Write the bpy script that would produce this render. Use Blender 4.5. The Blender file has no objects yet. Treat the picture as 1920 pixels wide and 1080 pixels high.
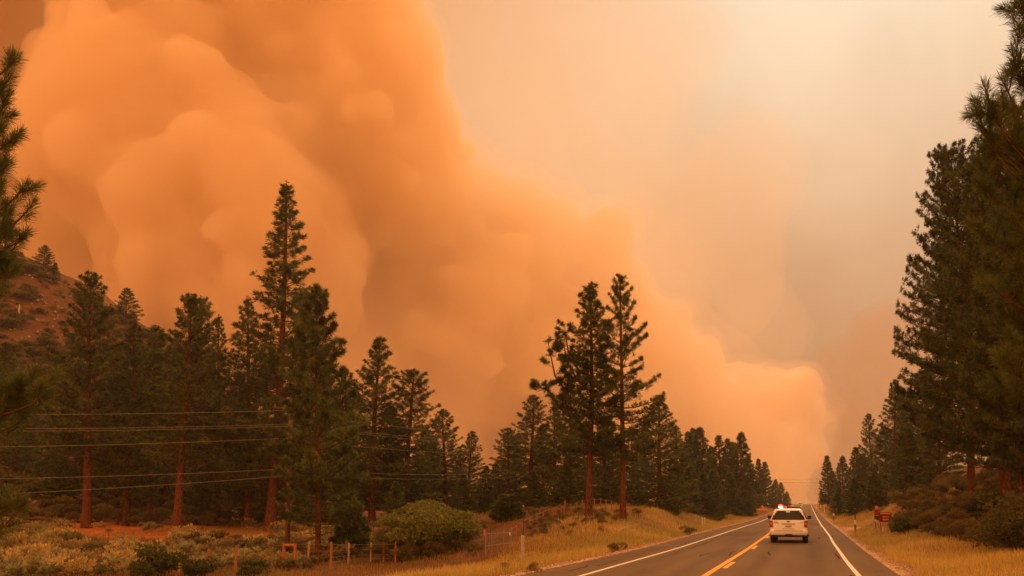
import bpy, bmesh, math, random
import numpy as np
from mathutils import Vector, Matrix

random.seed(11)
R = np.random.default_rng(11)
S = bpy.context.scene
COL = S.collection

# ------------------------------------------------------------------ camera
F = 1600.0                                   # focal length in pixels of a 1920 px frame
PY0 = 799.0                                  # row of the optical axis: the picture is framed above it, as with a shifted lens
PIT = math.atan((959 - PY0) / F)
YAW = math.atan(556 * math.cos(PIT) / F)
CAM = Vector((2.71, 0, 1.76))                # passenger side of a car in the right lane
cp, sp, ct, st = math.cos(PIT), math.sin(PIT), math.cos(YAW), math.sin(YAW)
FW = Vector((-st * cp, ct * cp, sp)); RT = Vector((ct, st, 0)); UP = RT.cross(FW)
cd = bpy.data.cameras.new('camera'); cam = bpy.data.objects.new('camera', cd)
COL.objects.link(cam); S.camera = cam
cd.sensor_width = 36; cd.lens = 30; cd.clip_start = .1; cd.clip_end = 30000; cd.shift_y = (PY0 - 540) / 1920
M = Matrix((RT, UP, -FW)).transposed().to_4x4(); M.translation = CAM; cam.matrix_world = M

def ray(px, py):
    return (FW * F + RT * (px - 960) - UP * (py - PY0)).normalized()
def at(px, py, d):
    """the point seen at (px, py) of the 1920 px frame at depth d"""
    return CAM + (FW * F + RT * (px - 960) - UP * (py - PY0)) * (d / F)

# ------------------------------------------------------------------ world, sun, exposure
S.view_settings.view_transform = 'Standard'; S.view_settings.look = 'None'
S.view_settings.exposure = 0.22; S.view_settings.gamma = 1.0
try: S.view_settings.use_curve_mapping = False
except Exception: pass
S.cycles.volume_bounces = 12; S.cycles.max_bounces = 14
S.cycles.transparent_max_bounces = 8
SUN_DIR = ray(1540, -20)
SUN_EL = math.asin(SUN_DIR.z); SUN_AZ = math.atan2(SUN_DIR.x, SUN_DIR.y)

def lin(c):
    return [v / 255 / 12.92 if v / 255 <= .04045 else ((v / 255 + .055) / 1.055) ** 2.4 for v in c]

wd = bpy.data.worlds.new('World'); S.world = wd; wd.use_nodes = True
N, L = wd.node_tree.nodes, wd.node_tree.links
for n in list(N): N.remove(n)
def wm(op, a, b=None):
    n = N.new('ShaderNodeMath'); n.operation = op
    for i, v in enumerate((a, b)):
        if v is None: continue
        if isinstance(v, (int, float)): n.inputs[i].default_value = v
        else: L.new(v, n.inputs[i])
    return n.outputs[0]
def wv(op, a, b=None, s=None):
    n = N.new('ShaderNodeVectorMath'); n.operation = op
    for i, v in enumerate((a, b)):
        if v is None: continue
        if isinstance(v, (tuple, list, Vector)): n.inputs[i].default_value = v
        else: L.new(v, n.inputs[i])
    if s is not None:
        if isinstance(s, (int, float)): n.inputs['Scale'].default_value = s
        else: L.new(s, n.inputs['Scale'])
    return n.outputs['Value'] if op in ('DISTANCE', 'DOT_PRODUCT') else n.outputs[0]
wout = N.new('ShaderNodeOutputWorld'); bg = N.new('ShaderNodeBackground'); L.new(bg.outputs[0], wout.inputs[0])
tc = N.new('ShaderNodeTexCoord')
ns = N.new('ShaderNodeTexNoise'); ns.inputs['Scale'].default_value = 4.5; ns.inputs['Detail'].default_value = 5
L.new(tc.outputs['Generated'], ns.inputs['Vector'])
DIRV = wv('ADD', tc.outputs['Generated'], wv('SCALE', wv('SUBTRACT', ns.outputs['Color'], (.5, .5, .5)), s=.16))
# the smoke pall over the sky ahead: thin and bright round the veiled sun, thick and brown away from it
PALL = [((1540, -30), (255, 255, 240)), ((1540, 40), (255, 246, 212)), ((1850, 60), (250, 222, 186)), ((1250, 200), (240, 194, 146)), ((1500, 250), (250, 208, 160)),
        ((950, 20), (222, 170, 124)), ((1300, 380), (230, 172, 120)), ((1680, 330), (246, 198, 148)), ((1450, 520), (226, 156, 98)), ((1560, 430), (236, 174, 120)),
        ((1650, 520), (226, 158, 104)), ((1600, 700), (140, 96, 60)), ((1690, 760), (140, 100, 66)), ((1590, 810), (140, 96, 60)), ((1570, 900), (190, 126, 76)),
        ((1480, 930), (190, 120, 70)), ((0, 0), (176, 112, 66)), ((400, 500), (190, 102, 52)),
        ((1900, 900), (176, 124, 82)), ((1250, -900), (222, 152, 98)), ((3600, 500), (175, 110, 62)), ((-1500, 400), (140, 80, 45)), ((-250, 250), (165, 100, 58))]
BEHIND = [((0, -1, .25), (236, 146, 84)), ((.5, -.6, .8), (242, 160, 100)), ((-.7, -.3, .7), (238, 150, 90)), ((0, .1, 1), (240, 168, 112)), ((0, 0, -1), (90, 55, 30)), ((.9, -.3, .2), (230, 144, 86)), ((-.9, -.4, .2), (222, 126, 70))]  # unseen sky behind and overhead, brightened to light the fronts facing the camera
acc = wac = None
for (p, c, wdt) in [(ray(*p), c, .19) for p, c in PALL] + [(Vector(p).normalized(), c, .45) for p, c in BEHIND]:
    d = wv('DISTANCE', DIRV, tuple(p))
    e = wm('ADD', wm('POWER', 2.718, wm('MULTIPLY', wm('MULTIPLY', d, d), -1 / wdt ** 2)), 1e-6)
    v = wv('SCALE', tuple(x * g * (.86 if wdt < .3 else 1.68) for x, g in zip(lin(c), (1, 1.0 if wdt < .3 else 1.08, 1))), s=e)
    acc = v if acc is None else wv('ADD', acc, v)
    wac = e if wac is None else wm('ADD', wac, e)
pall = wv('DIVIDE', acc, wac)
nsky = N.new('ShaderNodeTexSky'); nsky.sky_type = 'NISHITA'; nsky.sun_disc = False
nsky.sun_elevation = SUN_EL; nsky.sun_rotation = SUN_AZ; nsky.dust_density = 6
n2 = N.new('ShaderNodeTexNoise'); n2.inputs['Scale'].default_value = 3.2; n2.inputs['Detail'].default_value = 6; n2.inputs['Distortion'].default_value = .7
L.new(wv('ADD', tc.outputs['Generated'], (3.1, 1.7, .4)), n2.inputs['Vector'])
lay = wm('ADD', wm('MULTIPLY', wm('SUBTRACT', n2.outputs['Fac'], .5), .55), .98)       # uneven layers in the smoke pall
tot = wv('ADD', wv('SCALE', pall, s=lay), wv('SCALE', nsky.outputs[0], s=.0004))
L.new(tot, bg.inputs[0]); bg.inputs[1].default_value = 1.0

sl = bpy.data.lights.new('sun', 'SUN'); sl.energy = 1.15; sl.angle = math.radians(14); sl.color = (1, .60, .34)
so = bpy.data.objects.new('sun', sl); COL.objects.link(so)
so.rotation_euler = SUN_DIR.to_track_quat('Z', 'Y').to_euler()

# ------------------------------------------------------------------ helpers
def tag(o, label=None, cat=None, group=None, kind=None):
    if label: o['label'] = label
    if cat: o['category'] = cat
    if group: o['group'] = group
    if kind: o['kind'] = kind
    return o
def empty(name, loc=(0, 0, 0), rz=0.0, label=None, cat=None, group=None):
    o = bpy.data.objects.new(name, None); COL.objects.link(o)
    o.location = loc; o.rotation_euler = (0, 0, rz); o.empty_display_size = .2
    return tag(o, label, cat, group)
def mesh_np(name, V, Fc, mat, parent=None, col=None, smooth=False):
    V = np.asarray(V, dtype=np.float32); Fc = np.asarray(Fc, dtype=np.int32)
    me = bpy.data.meshes.new(name)
    n, k = Fc.shape
    me.vertices.add(len(V)); me.vertices.foreach_set('co', V.ravel())
    me.loops.add(n * k); me.loops.foreach_set('vertex_index', Fc.ravel())
    me.polygons.add(n); me.polygons.foreach_set('loop_start', np.arange(0, n * k, k, dtype=np.int32))
    if smooth: me.polygons.foreach_set('use_smooth', np.ones(n, dtype=bool))
    me.update(calc_edges=True)
    if col is not None:
        a = me.color_attributes.new('tint', 'FLOAT_COLOR', 'POINT')
        c4 = np.ones((len(V), 4), dtype=np.float32); c4[:, :3] = col
        a.data.foreach_set('color', c4.ravel())
    me.materials.append(mat)
    o = bpy.data.objects.new(name, me); COL.objects.link(o); o.parent = parent
    return o
class MB:
    def __init__(s): s.v = []; s.f = []
    def quadbox(s, pts):
        b = len(s.v); s.v += [tuple(p) for p in pts]
        for q in ((0, 3, 2, 1), (4, 5, 6, 7), (0, 1, 5, 4), (1, 2, 6, 5), (2, 3, 7, 6), (3, 0, 4, 7)): s.f.append(tuple(b + i for i in q))
        return s
    def box(s, c, d, rz=0.0, rx=0.0, taper=1.0):
        m = Matrix.Rotation(rz, 3, 'Z') @ Matrix.Rotation(rx, 3, 'X'); P = []
        for z in (-1, 1):
            t = taper if z > 0 else 1
            for x, y in ((-1, -1), (1, -1), (1, 1), (-1, 1)):
                P.append(Vector(c) + m @ Vector((x * d[0] / 2 * t, y * d[1] / 2 * t, z * d[2] / 2)))
        return s.quadbox(P)
    def tube(s, pts, rad, n=6, cap=True):
        pts = [Vector(p) for p in pts]
        if not hasattr(rad, '__len__'): rad = [rad] * len(pts)
        rings = []; prev = None
        for i, p in enumerate(pts):
            t = (pts[min(i + 1, len(pts) - 1)] - pts[max(i - 1, 0)])
            t = t.normalized() if t.length > 1e-9 else Vector((0, 0, 1))
            a = prev if prev is not None else (Vector((1, 0, 0)) if abs(t.x) < .8 else Vector((0, 1, 0)))
            u = (a - t * a.dot(t)).normalized(); prev = u; w = t.cross(u)
            b = len(s.v)
            for k in range(n):
                an = 2 * math.pi * k / n
                s.v.append(tuple(p + (u * math.cos(an) + w * math.sin(an)) * rad[i]))
            rings.append(b)
        for i in range(len(rings) - 1):
            a, b = rings[i], rings[i + 1]
            for k in range(n): s.f.append((a + k, a + (k + 1) % n, b + (k + 1) % n, b + k))
        if cap:
            s.f.append(tuple(rings[0] + k for k in reversed(range(n)))); s.f.append(tuple(rings[-1] + k for k in range(n)))
        return s
    def cyl(s, a, b, r, n=12): return s.tube([a, b], r, n)
    def poly(s, pts):
        b = len(s.v); s.v += [tuple(p) for p in pts]; s.f.append(tuple(range(b, b + len(pts)))); return s
    def build(s, name, mat, parent=None, smooth=False, bevel=0):
        me = bpy.data.meshes.new(name); me.from_pydata(s.v, [], s.f); me.update()
        if smooth: me.polygons.foreach_set('use_smooth', np.ones(len(me.polygons), dtype=bool))
        me.materials.append(mat)
        o = bpy.data.objects.new(name, me); COL.objects.link(o); o.parent = parent
        if bevel:
            m = o.modifiers.new('bevel', 'BEVEL'); m.width = bevel; m.segments = 2; m.limit_method = 'ANGLE'
        return o
def copy_tree(o, parent=None):
    c = o.copy(); COL.objects.link(c); c.parent = parent
    for ch in o.children: copy_tree(ch, c)
    return c

def mat(name, base=(.5, .5, .5), rough=.7, metal=0.0, noise=None, dark=None, bump=0.0, stretch=(1, 1, 1), emit=None, es=1.0,
        tint=False, translucent=0.0, spec=.3, coat=0.0, coord='Object', alpha=None, detail=5):
    m = bpy.data.materials.new(name); m.use_nodes = True
    nt = m.node_tree; b = nt.nodes['Principled BSDF']; ol = nt.nodes['Material Output']
    b.inputs['Base Color'].default_value = (*base, 1); b.inputs['Roughness'].default_value = rough
    b.inputs['Metallic'].default_value = metal; b.inputs['Specular IOR Level'].default_value = spec
    b.inputs['Coat Weight'].default_value = coat
    csock = None
    if noise or bump:
        t = nt.nodes.new('ShaderNodeTexCoord'); mp = nt.nodes.new('ShaderNodeMapping'); mp.inputs['Scale'].default_value = stretch
        nt.links.new(t.outputs[coord], mp.inputs[0])
        nz = nt.nodes.new('ShaderNodeTexNoise'); nz.inputs['Scale'].default_value = noise or 8; nz.inputs['Detail'].default_value = detail
        nt.links.new(mp.outputs[0], nz.inputs['Vector'])
        if dark:
            cr = nt.nodes.new('ShaderNodeValToRGB'); cr.color_ramp.elements[0].position = .35; cr.color_ramp.elements[1].position = .65
            cr.color_ramp.elements[0].color = (*dark, 1); cr.color_ramp.elements[1].color = (*base, 1)
            nt.links.new(nz.outputs['Fac'], cr.inputs[0]); csock = cr.outputs[0]
        if bump:
            bp = nt.nodes.new('ShaderNodeBump'); bp.inputs['Strength'].default_value = bump; bp.inputs['Distance'].default_value = .05
            nt.links.new(nz.outputs['Fac'], bp.inputs['Height']); nt.links.new(bp.outputs[0], b.inputs['Normal'])
    if tint:
        a = nt.nodes.new('ShaderNodeAttribute'); a.attribute_name = 'tint'
        if csock is not None:
            mx = nt.nodes.new('ShaderNodeMix'); mx.data_type = 'RGBA'; mx.blend_type = 'MULTIPLY'; mx.inputs[0].default_value = 1
            nt.links.new(a.outputs['Color'], mx.inputs[6]); nt.links.new(csock, mx.inputs[7]); csock = mx.outputs[2]
        else: csock = a.outputs['Color']
    if csock is not None: nt.links.new(csock, b.inputs['Base Color'])
    if emit:
        b.inputs['Emission Color'].default_value = (*emit, 1); b.inputs['Emission Strength'].default_value = es
    if translucent:
        tr = nt.nodes.new('ShaderNodeBsdfTranslucent'); tr.inputs[0].default_value = (*base, 1)
        if csock is not None: nt.links.new(csock, tr.inputs[0])
        ms = nt.nodes.new('ShaderNodeMixShader'); ms.inputs[0].default_value = translucent
        nt.links.new(b.outputs[0], ms.inputs[1]); nt.links.new(tr.outputs[0], ms.inputs[2]); nt.links.new(ms.outputs[0], ol.inputs['Surface'])
    return m

MAT = dict(
    needles=mat('pine_needles', tint=True, rough=.6, translucent=.25, spec=.25),
    leaves=mat('shrub_leaves', tint=True, rough=.65, translucent=.3, spec=.2),
    grass=mat('dry_grass_blades', tint=True, rough=.75, translucent=.35, spec=.15),
    bark=mat('pine_bark', (.21, .075, .032), .9, noise=3.5, dark=(.06, .026, .014), bump=.8, stretch=(5, 5, 1), spec=.1),
    limbwood=mat('limb_bark', (.20, .09, .045), .9, noise=9, dark=(.09, .045, .025), bump=.4, spec=.1),
    greywood=mat('weathered_wood', (.62, .36, .22), .85, noise=6, dark=(.38, .19, .11), bump=.4, stretch=(6, 6, .7), spec=.15),
    redwood=mat('reddish_post_wood', (.52, .20, .09), .85, noise=6, dark=(.28, .10, .045), bump=.4, stretch=(6, 6, .7), spec=.15),
    polewood=mat('pole_wood', (.33, .16, .09), .85, noise=5, dark=(.14, .07, .04), bump=.4, stretch=(6, 6, .5), spec=.15),
    bleached=mat('bleached_wood', (.62, .50, .40), .85, noise=5, dark=(.40, .30, .22), bump=.3, stretch=(5, 5, .8)),
    wire=mat('wire_metal', (.36, .31, .25), .6),
    darkwire=mat('dark_wire', (.05, .045, .04), .6),
    galv=mat('galvanised_steel', (.35, .35, .34), .5, metal=.5, noise=20, dark=(.25, .24, .23)),
    rock=mat('rock', (.40, .27, .20), .9, noise=2, dark=(.26, .17, .12), bump=.4),
)

# ------------------------------------------------------------------ terrain
RY = np.array([-400, -60, 0, 27, 40, 51, 73, 112, 150, 197, 260, 330, 420, 508, 560, 640, 760, 1000, 9000.])
RZ = np.array([0, 0, -.04, -.05, -.07, .0, .17, .36, .72, 1.33, 2.1, 3.1, 4.6, 5.85, 5.7, 4.0, 0, -10, -10.])
_yy = np.arange(-400, 9000, 2.0); _zz = np.interp(_yy, RY, RZ)
_k = np.hanning(17); _k /= _k.sum(); _zz = np.convolve(np.pad(_zz, 8, mode='edge'), _k, 'valid')
def zr(Y): return np.interp(Y, _yy, _zz)
PTS = [(50, 1080, 40), (350, 1080, 38), (-300, 1080, 45), (620, 1078, 40), (620, 1056, 50), (741, 1048, 50), (900, 1030, 50), (960, 1022, 48),
       (100, 1020, 60), (160, 990, 82), (330, 996, 75), (500, 1000, 75), (690, 990, 80), (850, 985, 85), (-200, 1000, 75),
       (1000, 985, 58), (1060, 965, 62), (1103, 975, 57), (1168, 970, 57), (1150, 958, 66), (1240, 957, 70), (1100, 1000, 50), (1180, 990, 52),
       (1235, 952, 85), (1300, 957, 130), (1390, 952, 190), (1000, 965, 110), (800, 968, 120), (600, 962, 130), (1200, 960, 140),
       (0, 955, 96), (0, 800, 135), (0, 600, 185), (60, 508, 225), (140, 537, 228), (0, 468, 225), (290, 642, 215), (205, 578, 222),
       (400, 740, 210), (500, 830, 200), (650, 900, 200), (900, 935, 200), (200, 800, 150), (350, 890, 140), (200, 930, 112), (450, 940, 120), (100, 700, 165), (100, 600, 195),
       (60, 545, 310), (290, 690, 310), (0, 510, 310), (-300, 400, 235), (-300, 440, 330), (-300, 950, 90), (-300, 750, 140), (500, 860, 310), (-700, 850, 120), (-700, 400, 240),
       (1720, 1052, 27), (1900, 1062, 25), (1900, 1042, 31), (1720, 1002, 48), (1700, 988, 58), (1770, 1012, 44), (1850, 1022, 37), (1690, 1020, 38),
       (1760, 918, 62), (1870, 910, 56), (1710, 948, 72), (1930, 900, 50), (1655, 962, 92), (1605, 962, 110), (1570, 957, 160), (1900, 885, 95),
       (1700, 905, 150), (1600, 938, 210), (2200, 850, 60), (2200, 930, 40), (2400, 1000, 22), (1800, 965, 52), (1880, 960, 46)]
_P = [tuple(at(*p)) for p in PTS]
for Y in list(range(-40, 200, 20)) + list(range(200, 900, 70)):
    for X, dz in ((-7.5, -.12), (7, -.05), (0, 0)):
        _P.append((X, Y, float(zr(Y)) + dz))
for Y in (10, 25, 40): _P.append((-13, Y, -1.1)); _P.append((-30, Y, -1.4))
for Y in (-60, 300, 500, 800): _P.append((60, Y, float(zr(Y)) + 4)); _P.append((-70, Y, float(zr(Y)) + 1))
_P = np.array(_P)
def _tps(r2): return np.where(r2 > 1e-9, r2 * np.log(r2 + 1e-12), 0)
_xy = _P[:, :2] / 100
_n = len(_P)
_K = _tps(((_xy[:, None] - _xy[None]) ** 2).sum(-1)) + np.eye(_n) * .002
_A = np.zeros((_n + 3, _n + 3)); _A[:_n, :_n] = _K; _A[:_n, _n] = 1; _A[:_n, _n + 1:] = _xy; _A[_n:, :_n] = _A[:_n, _n:].T
_w = np.linalg.solve(_A, np.concatenate([_P[:, 2], np.zeros(3)]))
def sstep(a, b, x):
    t = np.clip((x - a) / (b - a), 0, 1); return t * t * (3 - 2 * t)
def H(X, Y):
    X = np.atleast_1d(np.asarray(X, float)); Y = np.atleast_1d(np.asarray(Y, float)); out = np.empty(X.shape)
    for i in range(0, len(X), 20000):
        x, y = X[i:i + 20000] / 100, Y[i:i + 20000] / 100
        d2 = (x[:, None] - _xy[:, 0]) ** 2 + (y[:, None] - _xy[:, 1]) ** 2
        out[i:i + 20000] = _tps(d2) @ _w[:_n] + _w[_n] + _w[_n + 1] * x + _w[_n + 2] * y
    z0 = zr(Y)
    far = sstep(340, 600, np.hypot(X, Y * .75))
    out = out * (1 - far) + z0 * far
    ax = np.abs(X)
    bump = .10 * (np.sin(X * .9 + 1.3 * np.sin(Y * .37)) * np.sin(Y * .8 + X * .21)) + .05 * np.sin(X * 2.3 + Y * 1.1) * np.sin(Y * 2.1 - X * .6)
    hill = sstep(3, 25, out)
    bump = bump * (1 + 5 * hill) + hill * 1.5 * np.sin(X * .11 + 2 * np.sin(Y * .05)) * np.sin(Y * .13 + X * .07)
    out = out + bump * sstep(7, 12, ax) * (1 - far)
    w = sstep(5.2, 9, ax)
    return (z0 - .0) * (1 - w) + out * w
def h1(x, y): return float(H(x, y)[0])
def gp(px, d):
    """ground point seen in column px at depth d"""
    z = 0.0
    for _ in range(4):
        c = (z - CAM.z - d * sp) / cp
        P = CAM + FW * d + RT * ((px - 960) / F * d) + UP * c
        z = h1(P.x, P.y)
    return Vector((P.x, P.y, z))
def zat(P, py):
    """height that shows at row py, straight above ground point P"""
    # solve for z: row(P.x,P.y,z) = py
    lo, hi = -60.0, 400.0
    for _ in range(40):
        m = (lo + hi) / 2; q = Vector((P.x, P.y, m)) - CAM
        r = PY0 - F * q.dot(UP) / q.dot(FW)
        if r > py: lo = m
        else: hi = m
    return (lo + hi) / 2

def axis(segs):
    out = []
    for a, b, s in segs: out += list(np.arange(a, b, s))
    return np.array(sorted(set(np.round(out, 3))))
gx = axis([(-1000, -600, 80), (-600, -200, 20), (-200, -90, 4), (-90, -20, 1.2), (-20, -6, .6), (-6, 6, .8), (6, 20, .6), (20, 50, 1.2), (50, 120, 4), (120, 600, 30), (600, 1001, 80)])
gy = axis([(-960, -60, 60), (-60, 0, 6), (0, 130, 1.0), (130, 330, 2.5), (330, 700, 8), (700, 1001, 30)])
GX, GY = np.meshgrid(gx, gy); fx, fy = GX.ravel(), GY.ravel()
gz = H(fx, fy)
gz = gz - .07 * (1 - sstep(4.6, 5.6, np.abs(fx)))
nx_, ny_ = len(gx), len(gy)
ii = (np.arange(ny_ - 1)[:, None] * nx_ + np.arange(nx_ - 1)[None]).ravel()
GF = np.stack([ii, ii + 1, ii + nx_ + 1, ii + nx_], 1)
# real soil colours by place: needle duff, bare red earth of the clearing, rocky hill soil, verge, gravel pull-out
soil = np.tile(np.array([.15, .065, .025]), (len(fx), 1))
def paint(mask, c):
    global soil
    soil = soil * (1 - mask[:, None]) + np.array(c) * mask[:, None]
wob = np.sin(fx * .35 + 2 * np.sin(fy * .21)) * .5 + .3 * np.sin(fy * .9 + fx * .5)
paint(sstep(3, 12, gz) * (fx < -10), (.15, .070, .030))
paint(sstep(.0, .9, np.sin(fx * .13 + 3 * np.sin(fy * .045)) * np.sin(fy * .11 + fx * .05)) * sstep(5, 15, gz) * (fx < -10) * .7, (.26, .12, .055))
ca = gp(120, 80); cb = gp(500, 70); cm = (ca + cb) / 2
ux = (cb - ca).to_2d().normalized(); al = (fx - cm.x) * ux.x + (fy - cm.y) * ux.y; ac = -(fx - cm.x) * ux.y + (fy - cm.y) * ux.x
paint(1 - sstep(.75, 1.1, (al / 22) ** 2 + ((ac - 1) / 10) ** 2 + wob * .12), (.52, .17, .045))
verge = (1 - sstep(9, 15, np.abs(fx) + wob)) * 1.0
paint(verge, (.26, .15, .055))
paint((1 - sstep(5.4, 6.3, np.abs(fx) + wob * .25)), (.40, .21, .11))
po = gp(1574, 74)
paint((1 - sstep(.6, 1.1, ((fx - po.x) / 2.6) ** 2 + ((fy - po.y) / 11) ** 2)) * (fx > 5), (.50, .30, .17))
m = mat('ground_soil', (1, 1, 1), .95, noise=1.1, dark=(.62, .6, .58), bump=1.0, tint=True, spec=.05, detail=9)
ground = mesh_np('ground', np.stack([fx, fy, gz], 1), GF, m, col=soil, smooth=True); ground['kind'] = 'structure'

# ------------------------------------------------------------------ road
def strip(name, xa, xb, y0, y1, dz, mtl, parent=None, step=2.0, skirt=0, wob=0):
    ys = np.arange(y0, y1 + step * .5, step); ys[-1] = y1
    o_ = np.zeros(len(ys))
    if wob: o_ = wob * (np.sin(ys * .115) + .6 * np.sin(ys * .31 + 1))
    z = zr(ys) + dz
    cols = [np.stack([np.full(len(ys), xa) + o_, ys, z], 1), np.stack([np.full(len(ys), xb) + o_, ys, z], 1)]
    if skirt:
        cols = [cols[0] - [.10, 0, skirt]] + cols + [cols[1] + [.10, 0, -skirt]]
    k = len(cols); V = np.stack(cols, 1).reshape(-1, 3)
    a = np.arange(len(ys) - 1)
    Fs = [np.stack([a * k + j, a * k + j + 1, (a + 1) * k + j + 1, (a + 1) * k + j], 1) for j in range(k - 1)]
    return mesh_np(name, V, np.concatenate(Fs), mtl, parent)
asphalt = mat('asphalt', (.175, .118, .058), .88, noise=.7, dark=(.135, .09, .045), bump=0, stretch=(1.2, .12, 1), spec=.06, coord='Object')
nt = asphalt.node_tree; t_ = nt.nodes.new('ShaderNodeTexCoord')
g1 = nt.nodes.new('ShaderNodeTexNoise'); g1.inputs['Scale'].default_value = 38; g1.inputs['Detail'].default_value = 4; nt.links.new(t_.outputs['Object'], g1.inputs['Vector'])
mxa = nt.nodes.new('ShaderNodeMix'); mxa.data_type = 'RGBA'; mxa.blend_type = 'MULTIPLY'; mxa.inputs[0].default_value = 1
rr = nt.nodes.new('ShaderNodeMapRange'); rr.inputs[1].default_value = .3; rr.inputs[2].default_value = .7; rr.inputs[3].default_value = .7; rr.inputs[4].default_value = 1.2
nt.links.new(g1.outputs[0], rr.inputs[0]); base_l = nt.nodes['Principled BSDF'].inputs['Base Color'].links[0].from_socket
nt.links.new(base_l, mxa.inputs[6]); nt.links.new(rr.outputs[0], mxa.inputs[7]); nt.links.new(mxa.outputs[2], nt.nodes['Principled BSDF'].inputs['Base Color'])
sx = nt.nodes.new('ShaderNodeSeparateXYZ'); nt.links.new(t_.outputs['Object'], sx.inputs[0])
def am(op, a, b=None):
    n = nt.nodes.new('ShaderNodeMath'); n.operation = op
    for i, v in enumerate((a, b)):
        if v is None: continue
        if isinstance(v, (int, float)): n.inputs[i].default_value = v
        else: nt.links.new(v, n.inputs[i])
    return n.outputs[0]
ab = am('ABSOLUTE', sx.outputs[0]); trk = None
for c_, wdt_, amp in ((1.05, .35, .16), (2.85, .35, .16), (1.95, .30, .10)):        # rubbered wheel tracks, oil drip line
    dd = am('DIVIDE', am('SUBTRACT', ab, c_), wdt_); g_ = am('MULTIPLY', am('POWER', 2.718, am('MULTIPLY', am('MULTIPLY', dd, dd), -1)), amp); trk = g_ if trk is None else am('ADD', trk, g_)
g2 = nt.nodes.new('ShaderNodeTexNoise'); g2.inputs['Scale'].default_value = .9; mp2 = nt.nodes.new('ShaderNodeMapping'); mp2.inputs['Scale'].default_value = (1.5, .10, 1)
nt.links.new(t_.outputs['Object'], mp2.inputs[0]); nt.links.new(mp2.outputs[0], g2.inputs['Vector'])
mul = am('SUBTRACT', 1.06, am('MULTIPLY', trk, am('MULTIPLY', g2.outputs[0], 2)))
mxb = nt.nodes.new('ShaderNodeMix'); mxb.data_type = 'RGBA'; mxb.blend_type = 'MULTIPLY'; mxb.inputs[0].default_value = 1
nt.links.new(mxa.outputs[2], mxb.inputs[6]); nt.links.new(mul, mxb.inputs[7]); nt.links.new(mxb.outputs[2], nt.nodes['Principled BSDF'].inputs['Base Color'])
road = strip('road', -5.05, 5.05, -40, 640, .0, asphalt, skirt=.12); road['kind'] = 'structure'
white = mat('white_road_paint', (.80, .74, .66), .7, noise=6, dark=(.62, .55, .46), spec=.2)
yellow = mat('yellow_road_paint', (.86, .43, .02), .8, noise=5, dark=(.70, .32, .02), spec=.2)
strip('edge_line', 3.92, 4.06, -40, 640, .005, white, road, wob=.02)
strip('edge_line', -3.51, -3.37, -40, 640, .005, white, road, wob=.02)
strip('centre_line', -.22, -.03, -40, 640, .005, yellow, road, wob=.01)
patch_m = mat('patched_asphalt', (.14, .095, .05), .95, noise=14, dark=(.11, .075, .04), spec=.05)
for xa, xb, ya, yb in ((-3.2, -.9, 62, 70), (1.0, 3.7, 96, 112), (-4.9, -4.0, 30, 44)):
    strip('asphalt_patch', xa, xb, ya, yb, .003, patch_m, road, step=1.0)
y = -30.0
while y < 520:
    strip('centre_dash', .02, .18, y, y + 3.6, .005, yellow, road, step=1.8); y += 14.6
tar = mat('tar_sealant', (.045, .034, .022), 1.0, spec=0)
mb = MB()
for k in range(48):                                        # sealed cracks
    y0 = random.uniform(18, 120); x0 = random.uniform(-4.6, 4.6); tr_ = random.random() < .6
    ln = random.uniform(1.5, 4); nseg = 7; px_, py_ = x0, y0; w_ = .028
    path = []
    for i in range(nseg):
        path.append((px_, py_))
        px_ += (ln / nseg if tr_ else random.uniform(-.08, .08)); py_ += (random.uniform(-.1, .1) if tr_ else ln * 2 / nseg)
    for (a, b), (c, d) in zip(path, path[1:]):
        if max(abs(a), abs(c)) > 4.9: continue
        nxx, nyy = (0, w_) if tr_ else (w_, 0)
        mb.poly([(a - nxx, b - nyy, float(zr(b - nyy)) + .003), (c - nxx, d - nyy, float(zr(d - nyy)) + .003), (c + nxx, d + nyy, float(zr(d + nyy)) + .003), (a + nxx, b + nyy, float(zr(b + nyy)) + .003)])
o = mb.build('crack_sealant', tar, road); o['kind'] = 'stuff'

# gravel along the asphalt edges
def pebbles(n, fn, smin, smax, name, mtl, col=None):
    base = np.array([(1, 0, 0), (-.5, .87, 0), (-.5, -.87, 0), (.1, .1, .8), (0, 0, -.5)]); tri = np.array([(0, 1, 3), (1, 2, 3), (2, 0, 3), (1, 0, 4), (2, 1, 4), (0, 2, 4)])
    P = fn(n); n = len(P); s = R.uniform(smin, smax, n)[:, None, None]
    a = R.uniform(0, 6.28, n); c, sn = np.cos(a), np.sin(a)
    B = base[None] * (1 + R.uniform(-.35, .35, (n, 5, 3)))
    X = B[..., 0] * c[:, None] - B[..., 1] * sn[:, None]; Yv = B[..., 0] * sn[:, None] + B[..., 1] * c[:, None]
    V = np.stack([X, Yv, B[..., 2]], -1) * s + P[:, None]
    Fc = (np.arange(n)[:, None, None] * 5 + tri[None]).reshape(-1, 3)
    o = mesh_np(name, V.reshape(-1, 3), Fc, mtl); o['kind'] = 'stuff'; return o
def edge_peb(n):
    sgn = np.where(R.random(n) < .65, 1, -1); X = sgn * (5.08 + R.exponential(.18, n)); Y = 15 + R.random(n) ** 1.6 * 130
    return np.stack([X, Y, H(X, Y) + .005], 1)
tag(pebbles(14000, edge_peb, .015, .05, 'gravel', mat('gravel_stone', (.68, .52, .38), .9, noise=3, dark=(.36, .24, .16))), 'pale gravel spilling along the asphalt edge')

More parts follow.
